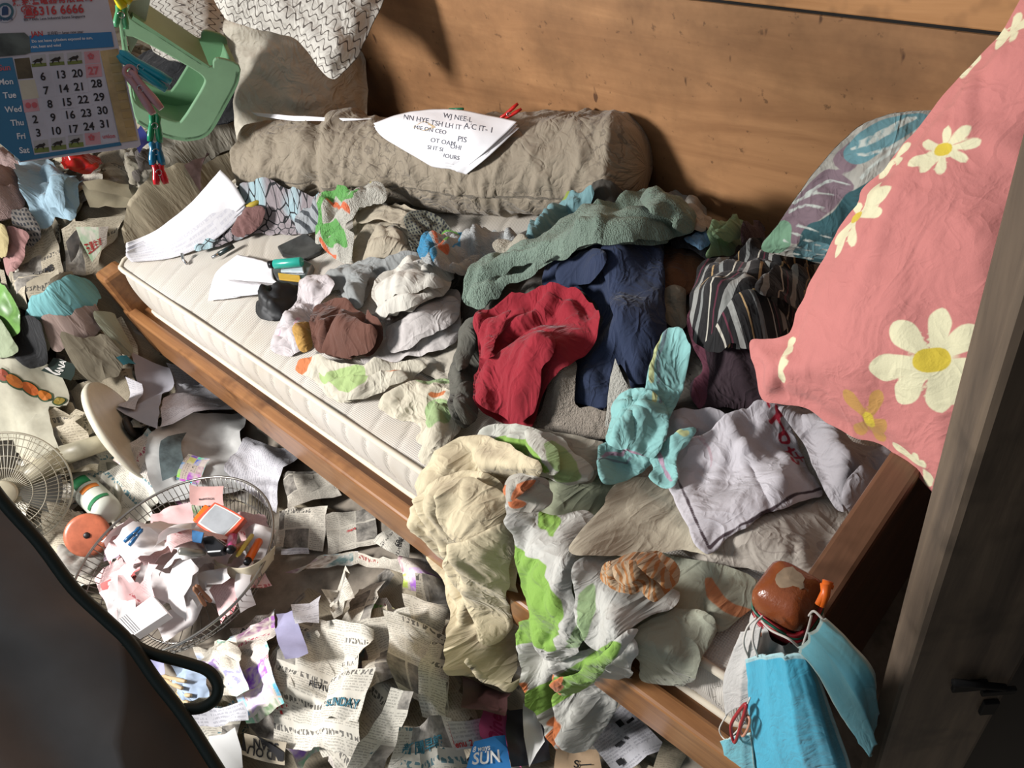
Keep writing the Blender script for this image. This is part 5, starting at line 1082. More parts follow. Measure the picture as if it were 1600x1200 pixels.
mask('bright blue pleated face mask hanging at the front of the corner post',MB,
 [[(1166,1030,'y',yy+.02),(1190,1022,'y',yy),(1215,1022,'y',yy-.012),(1240,1022,'y',yy-.01),(1264,1014,'y',yy)],
  [(1168,1080,'y',yy+.02),(1195,1080,'y',yy-.002),(1225,1080,'y',yy-.02),(1258,1080,'y',yy-.018),(1284,1072,'y',yy)],
  [(1172,1140,'y',yy+.02),(1200,1140,'y',yy-.004),(1235,1140,'y',yy-.022),(1275,1140,'y',yy-.02),(1308,1135,'y',yy)],
  [(1178,1200,'y',yy+.02),(1210,1200,'y',yy-.004),(1248,1200,'y',yy-.02),(1290,1200,'y',yy-.018),(1328,1195,'y',yy)],
  [(1186,1270,'y',yy+.02),(1220,1270,'y',yy),(1260,1270,'y',yy-.01),(1300,1270,'y',yy-.01),(1340,1262,'y',yy)]],4,.006,
  [[(1184,1026,'y',yy-.004),(1176,1000,'y',yy+.0),(1180,975,'y',yy+.01),(1192,962,'y',yy+.02)],[(1170,1028,'y',yy+.015),(1162,1005,'y',yy+.01),(1168,980,'y',yy+.012),(1182,965,'y',yy+.02)],[(1256,1020,'y',yy-.004),(1235,1000,'y',yy-.012),(1205,985,'y',yy-.006),(1190,970,'y',yy+.01)]])
mask('teal blue face mask flared out to the right of the corner post',MB2,
 [[(1250,1018,'y',yy-.016),(1262,1000,'y',yy-.012),(1276,984,'y',yy-.004),(1290,966,'y',yy+.01)],
  [(1282,1058,'y',yy-.03),(1300,1040,'y',yy-.03),(1316,1020,'y',yy-.02),(1328,1002,'y',yy)],
  [(1304,1100,'y',yy-.035),(1328,1084,'y',yy-.04),(1350,1064,'y',yy-.03),(1364,1044,'y',yy-.01)],
  [(1328,1140,'y',yy-.035),(1345,1125,'y',yy-.04),(1360,1105,'y',yy-.03),(1369,1080,'y',yy-.01)],
  [(1362,1182,'y',yy-.03),(1364,1168,'y',yy-.035),(1366,1150,'y',yy-.03),(1362,1120,'y',yy-.02)]],3,.005,
  [[(1286,968,'y',yy+.008),(1272,955,'y',yy+.012),(1264,962,'y',yy+.02)],[(1252,1016,'y',yy-.012),(1262,985,'y',yy),(1268,962,'y',yy+.015)]],.005)
mask('thin white face mask hanging on the left of the corner post',MW,
 [[(1158,990,'y',yy+.03),(1172,984,'y',yy+.02),(1188,980,'y',yy+.012)],[(1140,1030,'y',yy+.03),(1158,1030,'y',yy+.018),(1178,1030,'y',yy+.012)],
  [(1130,1075,'y',yy+.03),(1150,1075,'y',yy+.015),(1172,1078,'y',yy+.012)],[(1134,1118,'y',yy+.03),(1150,1106,'y',yy+.018),(1168,1096,'y',yy+.014)]],2,.004,
  [[(1136,1116,'y',yy+.03),(1124,1140,'y',yy+.025),(1134,1156,'y',yy+.02),(1148,1146,'y',yy+.015),(1164,1128,'y',yy+.01)]],.002)
mask('light blue face mask low down on the left below the white mask',MB2,
 [[(1118,1162,'y',yy+.03),(1140,1152,'y',yy+.01),(1172,1146,'y',yy+.012)],[(1108,1200,'y',yy+.03),(1135,1200,'y',yy+.008),(1180,1200,'y',yy+.012)],[(1100,1270,'y',yy+.03),(1135,1270,'y',yy+.01),(1190,1270,'y',yy+.012)]],3,.004,
  [[(1150,1152,'y',yy+.008),(1160,1120,'y',yy+.005),(1172,1090,'y',yy+.0)]],.004)
tag(tube('rubber_band',spline([pt(c) for c in [(1148,1160,'y',yy),(1142,1135,'y',yy+.004),(1152,1115,'y',yy+.004),(1166,1100,'y',yy),(1160,1125,'y',yy-.004)]],6),.0022,RB,None,closed=True),'loose red band dangling beside the white face mask','rubber band')
tag(tube('rubber_band',spline([pt(c) for c in [(1160,1150,'y',yy-.002),(1156,1132,'y',yy),(1166,1118,'y',yy),(1172,1125,'y',yy-.004),(1168,1140,'y',yy-.004)]],6),.0018,plain('peach rubber','c98f76',.5),None,closed=True),'loose peach coloured band beside the dangling red band','rubber band')
cp=empty('plastic_clip',dep(1288,925,.80),'small bright orange plastic clip at the top right of the corner post','clip')
ORG=plain('orange plastic','e0661a',.35)
for a,b in (((1278,945),(1294,908)),((1284,948),(1290,912))):
    tube('clip_arm',[dep(*a,.80),dep((a[0]+b[0])/2+3,(a[1]+b[1])/2,.797),dep(*b,.795)],[.003,.004,.005],ORG,cp)
tube('clip_tail',[dep(1284,912,.798),dep(1302,918,.80)],.0022,ORG,cp)
# ---------------- door post on the right, dark sack on the left ----------------
q=dep(1494,800,.62); ex=np.array([AX[0],AY[0],0.]);ex/=np.linalg.norm(ex); ey=np.array([-ex[1],ex[0],0])
R=np.stack([ex,ey,[0,0,1]],1)
DP=wood('weathered dark post','766553','3d332b',(30,30,2.5),.6,'17120f',bumpst=.3)
c=q+ex*.05+ey*.02; bevelbox('door_post',(c[0],c[1],1.05),(.10,.04,2.1),DP,None,.006,R,label='weathered dark wooden door post standing in the right foreground',cat='post')
def onpost(x,y,off=.003):
    r=rays([(x,y)])[0]; p0=q-ey*off; return CAM+r*(((p0-CAM)@ey)/(r@ey))
lt=empty('door_latch',onpost(1510,1075),'small rusty black metal latch on the dark door post','latch')
RU=plain('rusty black iron','120e0c',.8,.2,var=.4)
for (x,y,w,h) in ((1515,1072,.030,.016),(1545,1105,.014,.03),(1560,1080,.03,.010)):
    bevelbox('latch_plate',onpost(x,y),(w,.005,h),RU,lt,.001,R)
tube('latch_bolt',[onpost(1490,1066,.007),onpost(1570,1074,.007)],.0035,RU,lt,n=10)
c=q+ex*.26+ey*.05; bevelbox('darkness_board',(c[0],c[1],1.0),(.30,.03,2.0),plain('near black for darkness','1b1613',.7),None,.004,R,label='near black board behind the door post at the right edge',cat='board')  # added board, coloured near black for the darkness behind the post
def sack():
    r=empty('dark_sack',dep(120,1100,.70),'large dark grey brown fabric sack with a green trim in the left foreground','bag')
    t=NT('sack cloth'); uv=t.uv(); m=t.rng(t.attr('p0'),-.001,.001); c_=t.mix(m,'5f5145','8b8682'); c_=t.mix(t.rng(t.noise(uv,8,4,.6),.4,.75,0,.5),c_,'5a5048'); t.bump(t.noise(uv,90,3,.6),.2,.002); SM=t.done(c_,.8)
    E=[(-60,700),(0,782),(60,850),(112,920),(162,968),(200,1005),(240,1062),(285,1120),(330,1190),(380,1270),(470,1420)]
    net=[]
    for i,(x,y) in enumerate(E):
        row=[]
        for k in range(7):
            row.append((x-k*85,y+k*42,'d',.66+.012*k*(1 if k<3 else .2)-.012*i/9+(0.02 if k==0 else 0)))
        net.append(row)
    def gp(U,V):
        um,vm=U.max(),V.max(); P=np.stack([U.ravel()/um,V.ravel()/vm],1)
        Q=np.array([(.0,-.1),(.0,.42),(.10,.52),(.22,.60),(.30,.74),(.45,.86),(.95,.62),(1.2,.3),(1.2,-.1)])
        return sdpoly(P,Q)[0].reshape(U.shape)*.1
    patch('sack_body',SM,net,6,6,lambda U,V,s,t:.006*noise(U*9,V*9,3)+.004*noise(U*22,V*22,4),.05,r,paint=[gp])
    GT=plain('dark green trim','15251f',.55)
    tube('trim_edge',spline([dep(x+2,y-1,.655) for x,y in E],4,False),.0045,GT,r)
    tube('strap_loop',spline([dep(x,y,.66) for x,y in [(196,1000),(235,1020),(290,1035),(325,1048),(340,1070),(336,1092),(315,1106),(286,1108)]],6,False),[.0028]*0 or .0042,GT,r,label='dark green cord loop')
sack()
# ---------------- small things on the bed ----------------
WP=plain('bright white paper','e4e2e4',.75,var=.03); WLET=news('handwritten white','d9d8de','a9a8b3',photo=0,head=0,line=.012,cell=(.3,.3),seed=1.1)
def sheet(name,label,net,mat,cat='paper',curl=0,**kw):
    return patch(name,mat,net,8,8,lambda U,V,s,t:.002*noise(U*14,V*14,curl)+.001*noise(U*40,V*40,curl+1),.0006,None,label=label,cat=cat,**kw)
zb=.452
# curled white letters at the head of the mattress
for k,(dz,lab,mt) in enumerate(((.004,'white letter with faint pink form print, lowest of the curled stack',WLET),(.012,'lavender white letter in the middle of the curled stack at the mattress corner',WLET),(.02,'topmost bright white sheet curling over the letters on the mattress corner',WP))):
    o_=k*6
    sheet('letter',lab,[[(198,392-o_,'z',zb+dz+.05),(250,368-o_,'z',zb+dz+.05),(305,322-o_,'z',zb+dz+.085),(344,276-o_*.9,'z',zb+dz+.12)],
      [(197,400-o_,'z',zb+dz+.03),(260,385-o_,'z',zb+dz+.03),(320,345-o_,'z',zb+dz+.06),(366,300-o_,'z',zb+dz+.09)],
      [(206,410-o_,'z',zb+dz),(270,403-o_*1.3,'z',zb+dz),(335,375-o_*1.3,'z',zb+dz+.015),(384,330-o_,'z',zb+dz+.05)]],mt,'letter',curl=30+k)
tube_=tube
o=tube('paper_clip_pin',[onz(284,396,zb+.02),onz(286,405,zb+.01),onz(292,412,zb+.005)],.004,plain('chrome','c8c8c8',.2,1),None); tag(o,'small chrome stub poking out below the curled letters','pin')
pn=empty('pen',onz(338,398,zb),'dark pen with silver tip under the curled letters','pen')
tube('barrel',[onz(365,384,zb+.012),onz(342,397,zb+.012)],.0065,plain('dark pen','1d2a2a',.3),pn,n=10); tube('tip',[onz(342,397,zb+.012),onz(331,403,zb+.012)],[.006,.004],plain('chrome','c8c8c8',.2,1),pn,n=10)
o=tube('mustard_ribbon',[onz(380,326,zb+.055),onz(395,320,zb+.06),onz(410,314,zb+.058)],.008,plain('mustard band','b39a2f',.7),None); tag(o,'yellow folded ribbon beside the top curled letter','ribbon')
# envelopes
sheet('envelope','opened white envelope lying on the mattress by the teal lighter',[[(372,398,'z',zb+.012),(400,404,'z',zb+.016),(424,412,'z',zb+.02)],[(338,425,'z',zb+.01),(385,432,'z',zb+.02),(428,436,'z',zb+.018)],[(325,470,'z',zb+.004),(380,462,'z',zb+.01),(440,442,'z',zb+.012)]],WP,'envelope',curl=3)
sheet('envelope','small folded white envelope flap on top of the opened envelope',[[(352,438,'z',zb+.018),(400,440,'z',zb+.022),(448,448,'z',zb+.02)],[(372,446,'z',zb+.03),(410,446,'z',zb+.034),(440,452,'z',zb+.026)],[(360,464,'z',zb+.012),(405,460,'z',zb+.014),(445,452,'z',zb+.012)]],WLET,'envelope',curl=5)
# flat grey pouch
def flatbox(name,label,cat,px,z,h,mat,parent=None,b=.003,**kw):
    P_=[onz(x,y,z+h) for x,y in px]; P_=[np.array([p[0],p[1],z]) for p in P_]
    return prism(name,P_,[],np.array([0,0,h]),mat,parent,b,label=label,cat=cat,**kw)
flatbox('pouch','flat dark grey plastic pouch next to the twisted green towel','pouch',[(432,384),(478,362),(506,384),(500,392),(474,405),(440,398)],zb,.012,plain('grey pouch','4a4a48',.35,var=.4),b=.005)
ash=empty('tin_box',onz(460,430,zb),'small silver tin box with yellow corner under the teal lighter','tin')
flatbox('tray',None,None,[(420,414),(470,402),(488,412),(476,440),(432,436)],zb,.018,plain('tin silver','8d8f8f',.3,.7,var=.3),ash)
flatbox('yellow_label',None,None,[(434,426),(468,430),(470,440),(436,436)],zb+.018,.004,plain('yellow label','c9a23c',.5),ash,.001)
flatbox('plastic_cover',None,None,[(440,416),(472,412),(474,424),(438,424)],zb+.018,.006,plain('clear film','b9c3c8',.15),ash,.002)
lt=empty('lighter',onz(445,411,zb+.03),'teal disposable lighter lying on the silver tin box','lighter')
a_,b_=onz(428,413,zb+.040),onz(472,409,zb+.036)
tube('body',[a_,a_+(b_-a_)*.03,a_+(b_-a_)*.95,b_],[.009,.0115,.0115,.010],plain('teal plastic','2aa08f',.25),lt,n=16); d_=(a_-b_)/np.linalg.norm(a_-b_)
tube('metal_cap',[a_,a_+d_*.012],[.0095,.009],plain('black metal','1a1a1c',.4,.5),lt,n=12); tube('spark_wheel',[a_+d_*.008+np.array([0,0,.004]),a_+d_*.013+np.array([0,0,.004])],.0055,plain('black metal','1a1a1c',.4,.5),lt,n=10)
# papers on the bolster
def overB(px,dz): return [px[0],px[1],'z',dz]
nt=[[(583,192,'z',0.674),(640,174,'z',0.689),(700,170,'z',0.694),(755,178,'z',0.689),(808,190,'z',0.684)],
    [(596,206,'z',0.666),(650,198,'z',0.682),(705,196,'z',0.686),(745,206,'z',0.682),(784,214,'z',0.669)],
    [(628,226,'z',0.649),(668,224,'z',0.662),(705,224,'z',0.664),(735,232,'z',0.659),(755,240,'z',0.649)],
    [(672,252,'z',0.619),(688,254,'z',0.624),(702,256,'z',0.624),(714,260,'z',0.619),(725,264,'z',0.614)],
    ]
for k,lab in enumerate(('lowest white sheet of the clipped notes on the bolster','middle white sheet of the clipped notes on the bolster')):
    sheet('note_sheet',lab,[[(x+3-2*k,y+9-4*k,'z',z-.012+.005*k) for x,y,_,z in r] for r in nt],WP,'notes',curl=10+k)
top=sheet('note_sheet','top sheet of clipped notes with handwriting and a brown stain on the bolster',nt,WP,'notes',curl=14)
me=top.data; Vt=np.array([v.co[:] for v in me.vertices]); Tt=[list(p.vertices) for p in me.polygons]; bvt=BVHTree.FromPolygons([tuple(v) for v in Vt],Tt)
def onsurf(bv,x,y,off):
    r=rays([(x,y)])[0]; h=bv.ray_cast(Vector(CAM),Vector(r)); return None if h[0] is None else np.array(h[0])-r*off
def handwrite(parent,bv,mat,words,name='handwriting',r=.0011,off=.0008):
    parts=[]
    for body,x,y,size,rot in words:
        G,Fc=textgeo(body,0); cr,sr=math.cos(rot),math.sin(rot)
        V=[]
        ok=True
        for g in G:
            p=onsurf(bv,x+(g[0]*cr-g[1]*-sr*-1)*size if False else x+(g[0]*cr+g[1]*sr)*size,y+(g[0]*sr-g[1]*cr)*size,off)
            if p is None: ok=False;break
            V.append(p)
        if ok and V: parts.append((V,Fc))
    if parts: V,Fc=merge(parts); return mesh(name,V,Fc,mat,parent,smooth=False)
INKP=plain('blue black ink','4c4f5c',.8)
r_=.17
handwrite(top,bvt,INKP,[('NN HYE',650,186,11,r_),('WJ NEE-L',715,184,11,r_),('A/C IT- 1',748,200,12,r_),('TSH LH IT -',700,196,11,r_),('MIE ON CEO',672,203,9,r_),('PIS',722,218,12,r_),('OT OAM',692,222,10,r_),('OHI',712,230,10,r_),('SI IT SI',680,232,9,r_),('IT HOURS',698,244,9,r_)])
st=[onsurf(bvt,663+16*math.cos(t)*(1+.2*math.sin(3*t)),197+6*math.sin(t)*(1+.25*math.cos(4*t)),.0006) for t in np.linspace(0,2*np.pi,21)[:-1]]
if all(p is not None for p in st): mesh('tea_stain',st+[np.mean(st,0)],[[i,(i+1)%20,20] for i in range(20)],plain('tea stain','cbb48f',.8),top,smooth=False)
sheet('paper_sheet','thin white paper lying along the left top of the bolster',[[(392,175,'z',.655),(450,180,'z',.66),(520,184,'z',.66),(583,186,'z',.655)],[(402,181,'z',.65),(455,188,'z',.655),(520,189,'z',.655),(580,187,'z',.652)]],WP,curl=17)
def clothespin(label,a,b,mat,w=.0045,cat='clothespin',sp=True,group=None):
    """a: jaw end, b: handle end (world points)"""
    a=np.array(a);b=np.array(b);r=empty('clothespin',a,label,cat,group); ax=(b-a);L=np.linalg.norm(ax);ax/=L; v=(CAM-a);v/=np.linalg.norm(v); sd=np.cross(ax,v);sd/=np.linalg.norm(sd)
    for s_ in (-1,1):
        prof=[(0,.0015),(.10,.004),(.30,.0035),(.5,.0045),(.75,.0055),(1,.0065)]
        P_=[a+ax*L*t+sd*s_*q for t,q in prof]
        tube('arm',P_,[w*.6,w*.8,w*.75,w*.8,w*.9,w*.7],mat,r,n=8)
    t=np.linspace(0,6*np.pi,40); c=a+ax*L*.42
    tube('spring',[c+sd*(.004*math.cos(x))+ax*.004*math.sin(x)+v*(-.006+.012*x/(6*np.pi)) for x in t],.0008,plain('chrome','c8c8c8',.2,1),r,n=5)
    return r
clothespin('red clothespin clipping the notes at the top edge of the bolster',onz(782,188,.68),onz(812,166,.70),plain('red plastic','c11a14',.3))
o=tube('green_pen_end',[onz(702,171,.682),onz(724,170,.684)],.003,plain('green plastic','1f7a53',.35),None); tag(o,'thin green stick behind the notes on the bolster','stick')
# ---------------- calendar ----------------
def calendar():
    O=dep(0,0,1.28); 
    def W(x,y): return dep(x,y,1.28-.0002*y+.00005*x)
    A=W(0,90);Bp=W(160,78);D=W(30,252)
    du=(W(218,228)-W(30,252)); du/=np.linalg.norm(du)
    base=W(30,252); dv=W(0,90)-base; dv=dv-du*(dv@du); dv/=np.linalg.norm(dv); nn=np.cross(du,dv); 
    if nn@(CAM-base)<0: nn=-nn
    def hit(x,y,off=0.):
        r=rays([(x,y)])[0]; t=((base+nn*off-CAM)@nn)/(r@nn); return CAM+r*t
    root=empty('wall_calendar',base,'large paper wall calendar with blue weekday column hanging at the top left','calendar')
    def sh(name,px,mat,off=.001,th=.0006,parent=root,**kw): return prism(name,[hit(x,y,off) for x,y in px],[],nn*th,mat,parent,**kw)
    sh('backing_sheet',[(-120,-60),(150,-60),(168,-2),(186,75),(220,226),(216,230),(30,254),(8,185),(-120,210)],plain('calendar paper','c2c1cc',.6,var=.04),0,.0012)
    sh('white_margin',[(4,92),(30,252),(24,250),(-20,100)],plain('calendar white','c4d2d8',.6,var=.03))
    cb=plain('calendar blue','2f6f96',.5,var=.05)
    sh('weekday_column',[(-30,94),(19,90),(54,245),(30,249),(-30,200)],cb,.0014)
    sh('bottom_strip',[(30,249),(54,242),(188,222),(190,227),(32,252)],cb,.0015)
    sh('notice_banner',[(46,56),(174,50),(178,73),(48,82)],plain('banner blue','2c74ab',.45,var=.05),.0016)
    sh('photo_panel',[(-40,54),(38,51),(46,58),(48,82),(40,85),(-40,92)],plain('banner photo','5c6663',.5,var=.6),.0017)
    sh('grid_panel',[(20,90),(156,80),(186,222),(54,243)],plain('grid paper','b7b7c4',.6,var=.04),.0014)
    sand=plain('mahjong sand','c2aa7c',.6,var=.35)
    sh('sand_border',[(156,80),(184,76),(215,219),(188,223)],sand,.0015)
    # wooden tiles along the border
    for k in range(9):
        t=k/9; x0=168+34*t*.9; y0=90+128*t
        sh('border_tile',[(x0+2,y0),(x0+16,y0-2),(x0+18,y0+8),(x0+4,y0+10)],plain('tile tan','b39a68',.6,var=.15),.0019)
    def g(c,r):  # column, row centres of the day grid
        x=67+ (28*c)+ r*5.2; y=118+ r*21.5 - c*1.8
        return x,y
    ink=plain('calendar ink','1b1a22',.7); redi=plain('calendar red','c2606a',.7); pinkc=plain('pink cell','c99aa4',.6,var=.1); grn=plain('turf green','7f8f4a',.7,var=.4); wh=plain('day white','bfc1cf',.6); blk=plain('horse ink','2a2624',.8)
    th0=math.atan2(-9,112)
    def tx(body,x,y,size,mat,parent=root,name='print',sx=1,rot=-.06,bold=1,off=.0026):
        G,Fc=textgeo(body,bold)
        if not len(G): return
        cr,sr=math.cos(rot),math.sin(rot); V=[]
        for q in G: V.append(hit(x+(q[0]*sx*cr+q[1]*sr*-1*-1*0+ -q[1]*.16)*size*1.0,y+(q[0]*sx*sr-q[1]*cr)*size,off))
        return mesh(name,V,Fc,mat,parent,smooth=False)
    days=[[None,6,13,20,27],[None,7,14,21,28],[1,8,15,22,29],[2,9,16,23,30],[3,10,17,24,31]]
    cols=[(52,0),(66,0)]
    pos={(0,1):(67,120),(0,2):(95,117),(0,3):(121,115),(0,4):(146,111),(1,1):(72,142),(1,2):(99,139),(1,3):(124,136),(1,4):(151,131),
      (2,0):(47,164),(2,1):(78,163),(2,2):(104,160),(2,3):(130,156),(2,4):(155,152),(3,0):(55,187),(3,1):(83,184),(3,2):(109,180),(3,3):(135,177),(3,4):(160,173),
      (4,0):(60,208),(4,1):(87,205),(4,2):(114,202),(4,3):(139,198),(4,4):(164,194)}
    for (r,c),(x,y) in pos.items():
        d=days[r][c]
        if d is None or d==1: continue
        cell=sh('day_cell',[(x-13,y-10),(x+12,y-12),(x+14,y+9),(x-11,y+11)],pinkc if d==27 else wh,.0018,.0003)
        tx(str(d),x,y,17,redi if d==27 else ink,cell,'numeral')
    for (x,y) in ((59,96),(87,94),(115,92)):
        c_=sh('racing_cell',[(x-11,y-9),(x+12,y-11),(x+14,y+7),(x-9,y+9)],plain('sky grey cell','aeb0b4',.6),.0018,.0003)
        sh('turf',[(x-10,y+4),(x+13,y+2),(x+14,y+7),(x-9,y+9)],grn,.0022,.0002,c_)
        sh('horse',[(x-6,y-1),(x-1,y-4),(x+3,y-4),(x+6,y-6),(x+8,y-3),(x+5,y),(x+6,y+5),(x+3,y+1),(x-2,y+1),(x-6,y+6),(x-5,y+1),(x-9,y+1)],blk,.0024,.0003,c_)
    for (x,y) in ((63,229),(90,225),(117,221)):
        c_=sh('racing_cell',[(x-11,y-9),(x+12,y-11),(x+14,y+7),(x-9,y+9)],plain('sky grey cell','aeb0b4',.6),.0018,.0003)
        sh('turf',[(x-10,y+3),(x+13,y+1),(x+14,y+8),(x-9,y+10)],grn,.0022,.0002,c_)
        sh('horse',[(x-6,y-1),(x-1,y-4),(x+3,y-4),(x+6,y-6),(x+8,y-3),(x+5,y),(x+6,y+5),(x+3,y+1),(x-2,y+1),(x-6,y+6),(x-5,y+1),(x-9,y+1)],blk,.0024,.0003,c_)
    for (x,y) in ((143,90),(144,217)):
        c_=sh('holiday_cell',[(x-12,y-9),(x+12,y-11),(x+14,y+8),(x-10,y+10)],pinkc,.0018,.0003); tx('✿',x-1,y-2,13,redi,c_,'emblem')
    c_=sh('holiday_cell',[(35,157),(58,154),(62,173),(38,176)],pinkc,.0019,.0003); tx('●●',49,165,11,redi,c_,'emblem')
    c_=sh('photo_cell',[(22,92),(46,90),(52,122),(28,124)],plain('brown photo','6b6048',.6,var=.5),.0018,.0003)
    sh('note_cell',[(30,126),(54,124),(61,153),(35,156)],plain('note tan','c3bfae',.6,var=.1),.0018,.0003)
    c_=sh('shop_cell',[(158,208),(180,205),(184,220),(161,223)],wh,.0018,.0003); tx('union',170,213,9,redi,c_,'lettering')
    for n_,x,y in (('Sun',7,106),('Mon',9,128),('Tue',15,149),('Wed',21,171),('Thu',27,192),('Fri',33,213),('Sat',38,235)):
        tx(n_,x,y,13,redi if n_=='Sun' else plain('print white','dfe3ea',.6),root,'weekday')
    redp=plain('masthead red','b8383f',.6); tx('6316 6666',91,16,19,redp,root,'telephone_number',.98); tx('☎',45,19,19,redp,root,'telephone_sign'); tx('煤氣爐電器有限公司',82,0,14,redp,root,'masthead')
    tx('Blk 7 Defu Lane Industrial Estate Singapore',85,28,5.5,plain('grey print','4f4c58',.7),root,'address')
    tx('JAN',58,53,11,redp,root,'month_name'); tx('正月初一 lunar new year',102,51,5.5,plain('grey print','4f4c58',.7),root,'month_note')
    tx('Do not leave cylinders exposed to sun,',97,62,6,plain('print white','dfe3ea',.6),root,'notice_text'); tx('rain, heat and wind',72,72,6,plain('print white','dfe3ea',.6),root,'notice_text')
    # round shop emblem
    for nm,rr_,m_,of in (('emblem_ring',17,wh,.0018),('emblem_disc',13.5,plain('emblem teal','3c6a7c',.6),.0022),('emblem_core',9.5,wh,.0026)):
        sh(nm,[(8+rr_*math.cos(t),18+rr_*math.sin(t)) for t in np.linspace(0,2*np.pi,29)[:-1]],m_,of,.0003)
    sh('gas_bottle',[(3,14),(5,10),(11,10),(13,14),(13,23),(3,24)],plain('emblem blue','22436f',.6),.0031,.0003); tx('UNION',8,30,7,plain('emblem blue','22436f',.6),root,'lettering')
    return hit
hit=calendar()
tl=plain('teal clear plastic','2298ac',.2); pk_=plain('dusty pink plastic','b98c92',.35); gn=plain('green clear plastic','1f8a5e',.2); rd=plain('red clear plastic','cf1f2c',.2); blp=plain('blue clear plastic','1a6f94',.2)
clothespin('translucent teal clothespin clipped to the upper right edge of the calendar',hit(186,84,.012),hit(264,134,.014),tl,.007)
clothespin('dusty pink clothespin clipped below the teal one on the calendar edge',hit(200,112,.012),hit(246,174,.014),pk_,.0065)
o=tube('pink_ring',[hit(203+9*math.cos(t),112+9*math.sin(t),.014) for t in np.linspace(0,2*np.pi,20)[:-1]],.003,pk_,None,closed=True); tag(o,'dusty pink plastic ring at the jaw of the pink clothespin','ring')
clothespin('green clothespin hanging in the chain under the pink one',dep(242,178,1.3),dep(242,222,1.3),gn,.0055)
clothespin('blue green clothespin lower in the hanging chain',dep(242,222,1.3),dep(246,258,1.3),blp,.0065)
clothespin('red clothespin at the bottom of the hanging chain',dep(246,256,1.3),dep(252,288,1.3),rd,.006)
clothespin('bright yellow clothespin at the top edge of the picture',dep(180,-14,1.3),dep(200,8,1.3),plain('yellow plastic','d6c91c',.25),.008)
clothespin('pale green clothespin hanging under the yellow one beside the stool',dep(190,8,1.31),dep(189,44,1.31),plain('pale green plastic','4fa36f',.25),.005)
# ---------------- green plastic stool lying on its side ----------------
def stool():
    fr=plane_frame(dep(275,215,2.20),dep(372,120,2.16),dep(190,20,2.10)); n=fr.n
    def L(px): 
        r=rays(px); t=((fr.o-CAM)@n)/(r@n); return CAM+r*t[:,None]
    root=empty('plastic_stool',L([(275,215)])[0],'pale green plastic stool tipped over on the soiled bedding','stool')
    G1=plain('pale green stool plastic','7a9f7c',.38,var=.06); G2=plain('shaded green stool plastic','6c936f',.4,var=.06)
    out=spline([(206,-30),(205,5),(204,28),(260,62),(326,104),(333,96),(342,91),(374,102),(372,128),(352,165),(332,200),(318,214),(290,220),(262,215),(238,204),(214,190),(205,160),(199,110),(192,60),(184,20),(178,-30)],3)
    hole=spline([(198,57),(240,74),(300,108),(318,122),(318,134),(300,165),(286,186),(276,191),(240,178),(212,160),(206,130),(200,90)],3)
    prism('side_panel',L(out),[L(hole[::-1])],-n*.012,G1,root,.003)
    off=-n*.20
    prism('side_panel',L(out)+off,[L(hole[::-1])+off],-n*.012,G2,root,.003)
    def bar(name,px,depth=.20,w=.010):
        P_=L(px); V=[];Fc=[]
        m=len(P_); nrm=[]
        for i in range(m):
            d=P_[min(i+1,m-1)]-P_[max(i-1,0)]; q=np.cross(d,n); q/=np.linalg.norm(q); nrm.append(q)
        for p,q in zip(P_,nrm): V+=[p+q*w*.5,p-q*w*.5,p-q*w*.5-n*depth,p+q*w*.5-n*depth]
        for i in range(m-1):
            for k in range(4): Fc.append([i*4+k,i*4+(k+1)%4,(i+1)*4+(k+1)%4,(i+1)*4+k])
        Fc+=[[3,2,1,0],[(m-1)*4+k for k in range(4)]]
        mesh(name,V,Fc,G2,root,smooth=False)
    bar('seat_plate',spline([(372,112),(368,132),(350,166),(330,201),(314,214),(290,218)],4,False))
    bar('leg',spline([(290,218),(262,213),(238,203),(216,190)],4,False))
    bar('leg',spline([(207,28),(262,64),(326,106)],4,False),.20,.008)
    bar('leg',spline([(182,-30),(188,20),(196,70),(202,110)],4,False),.06,.008)
    q=[(232,8),(240,-2),(222,60),(212,42),(208,30)]
    prism('translucent_rib',L([(203,10),(238,2),(228,50),(205,92),(199,60)])-n*.03,[],-n*.004,plain('pale inner plastic','9fae97',.4),root,.001)
stool()
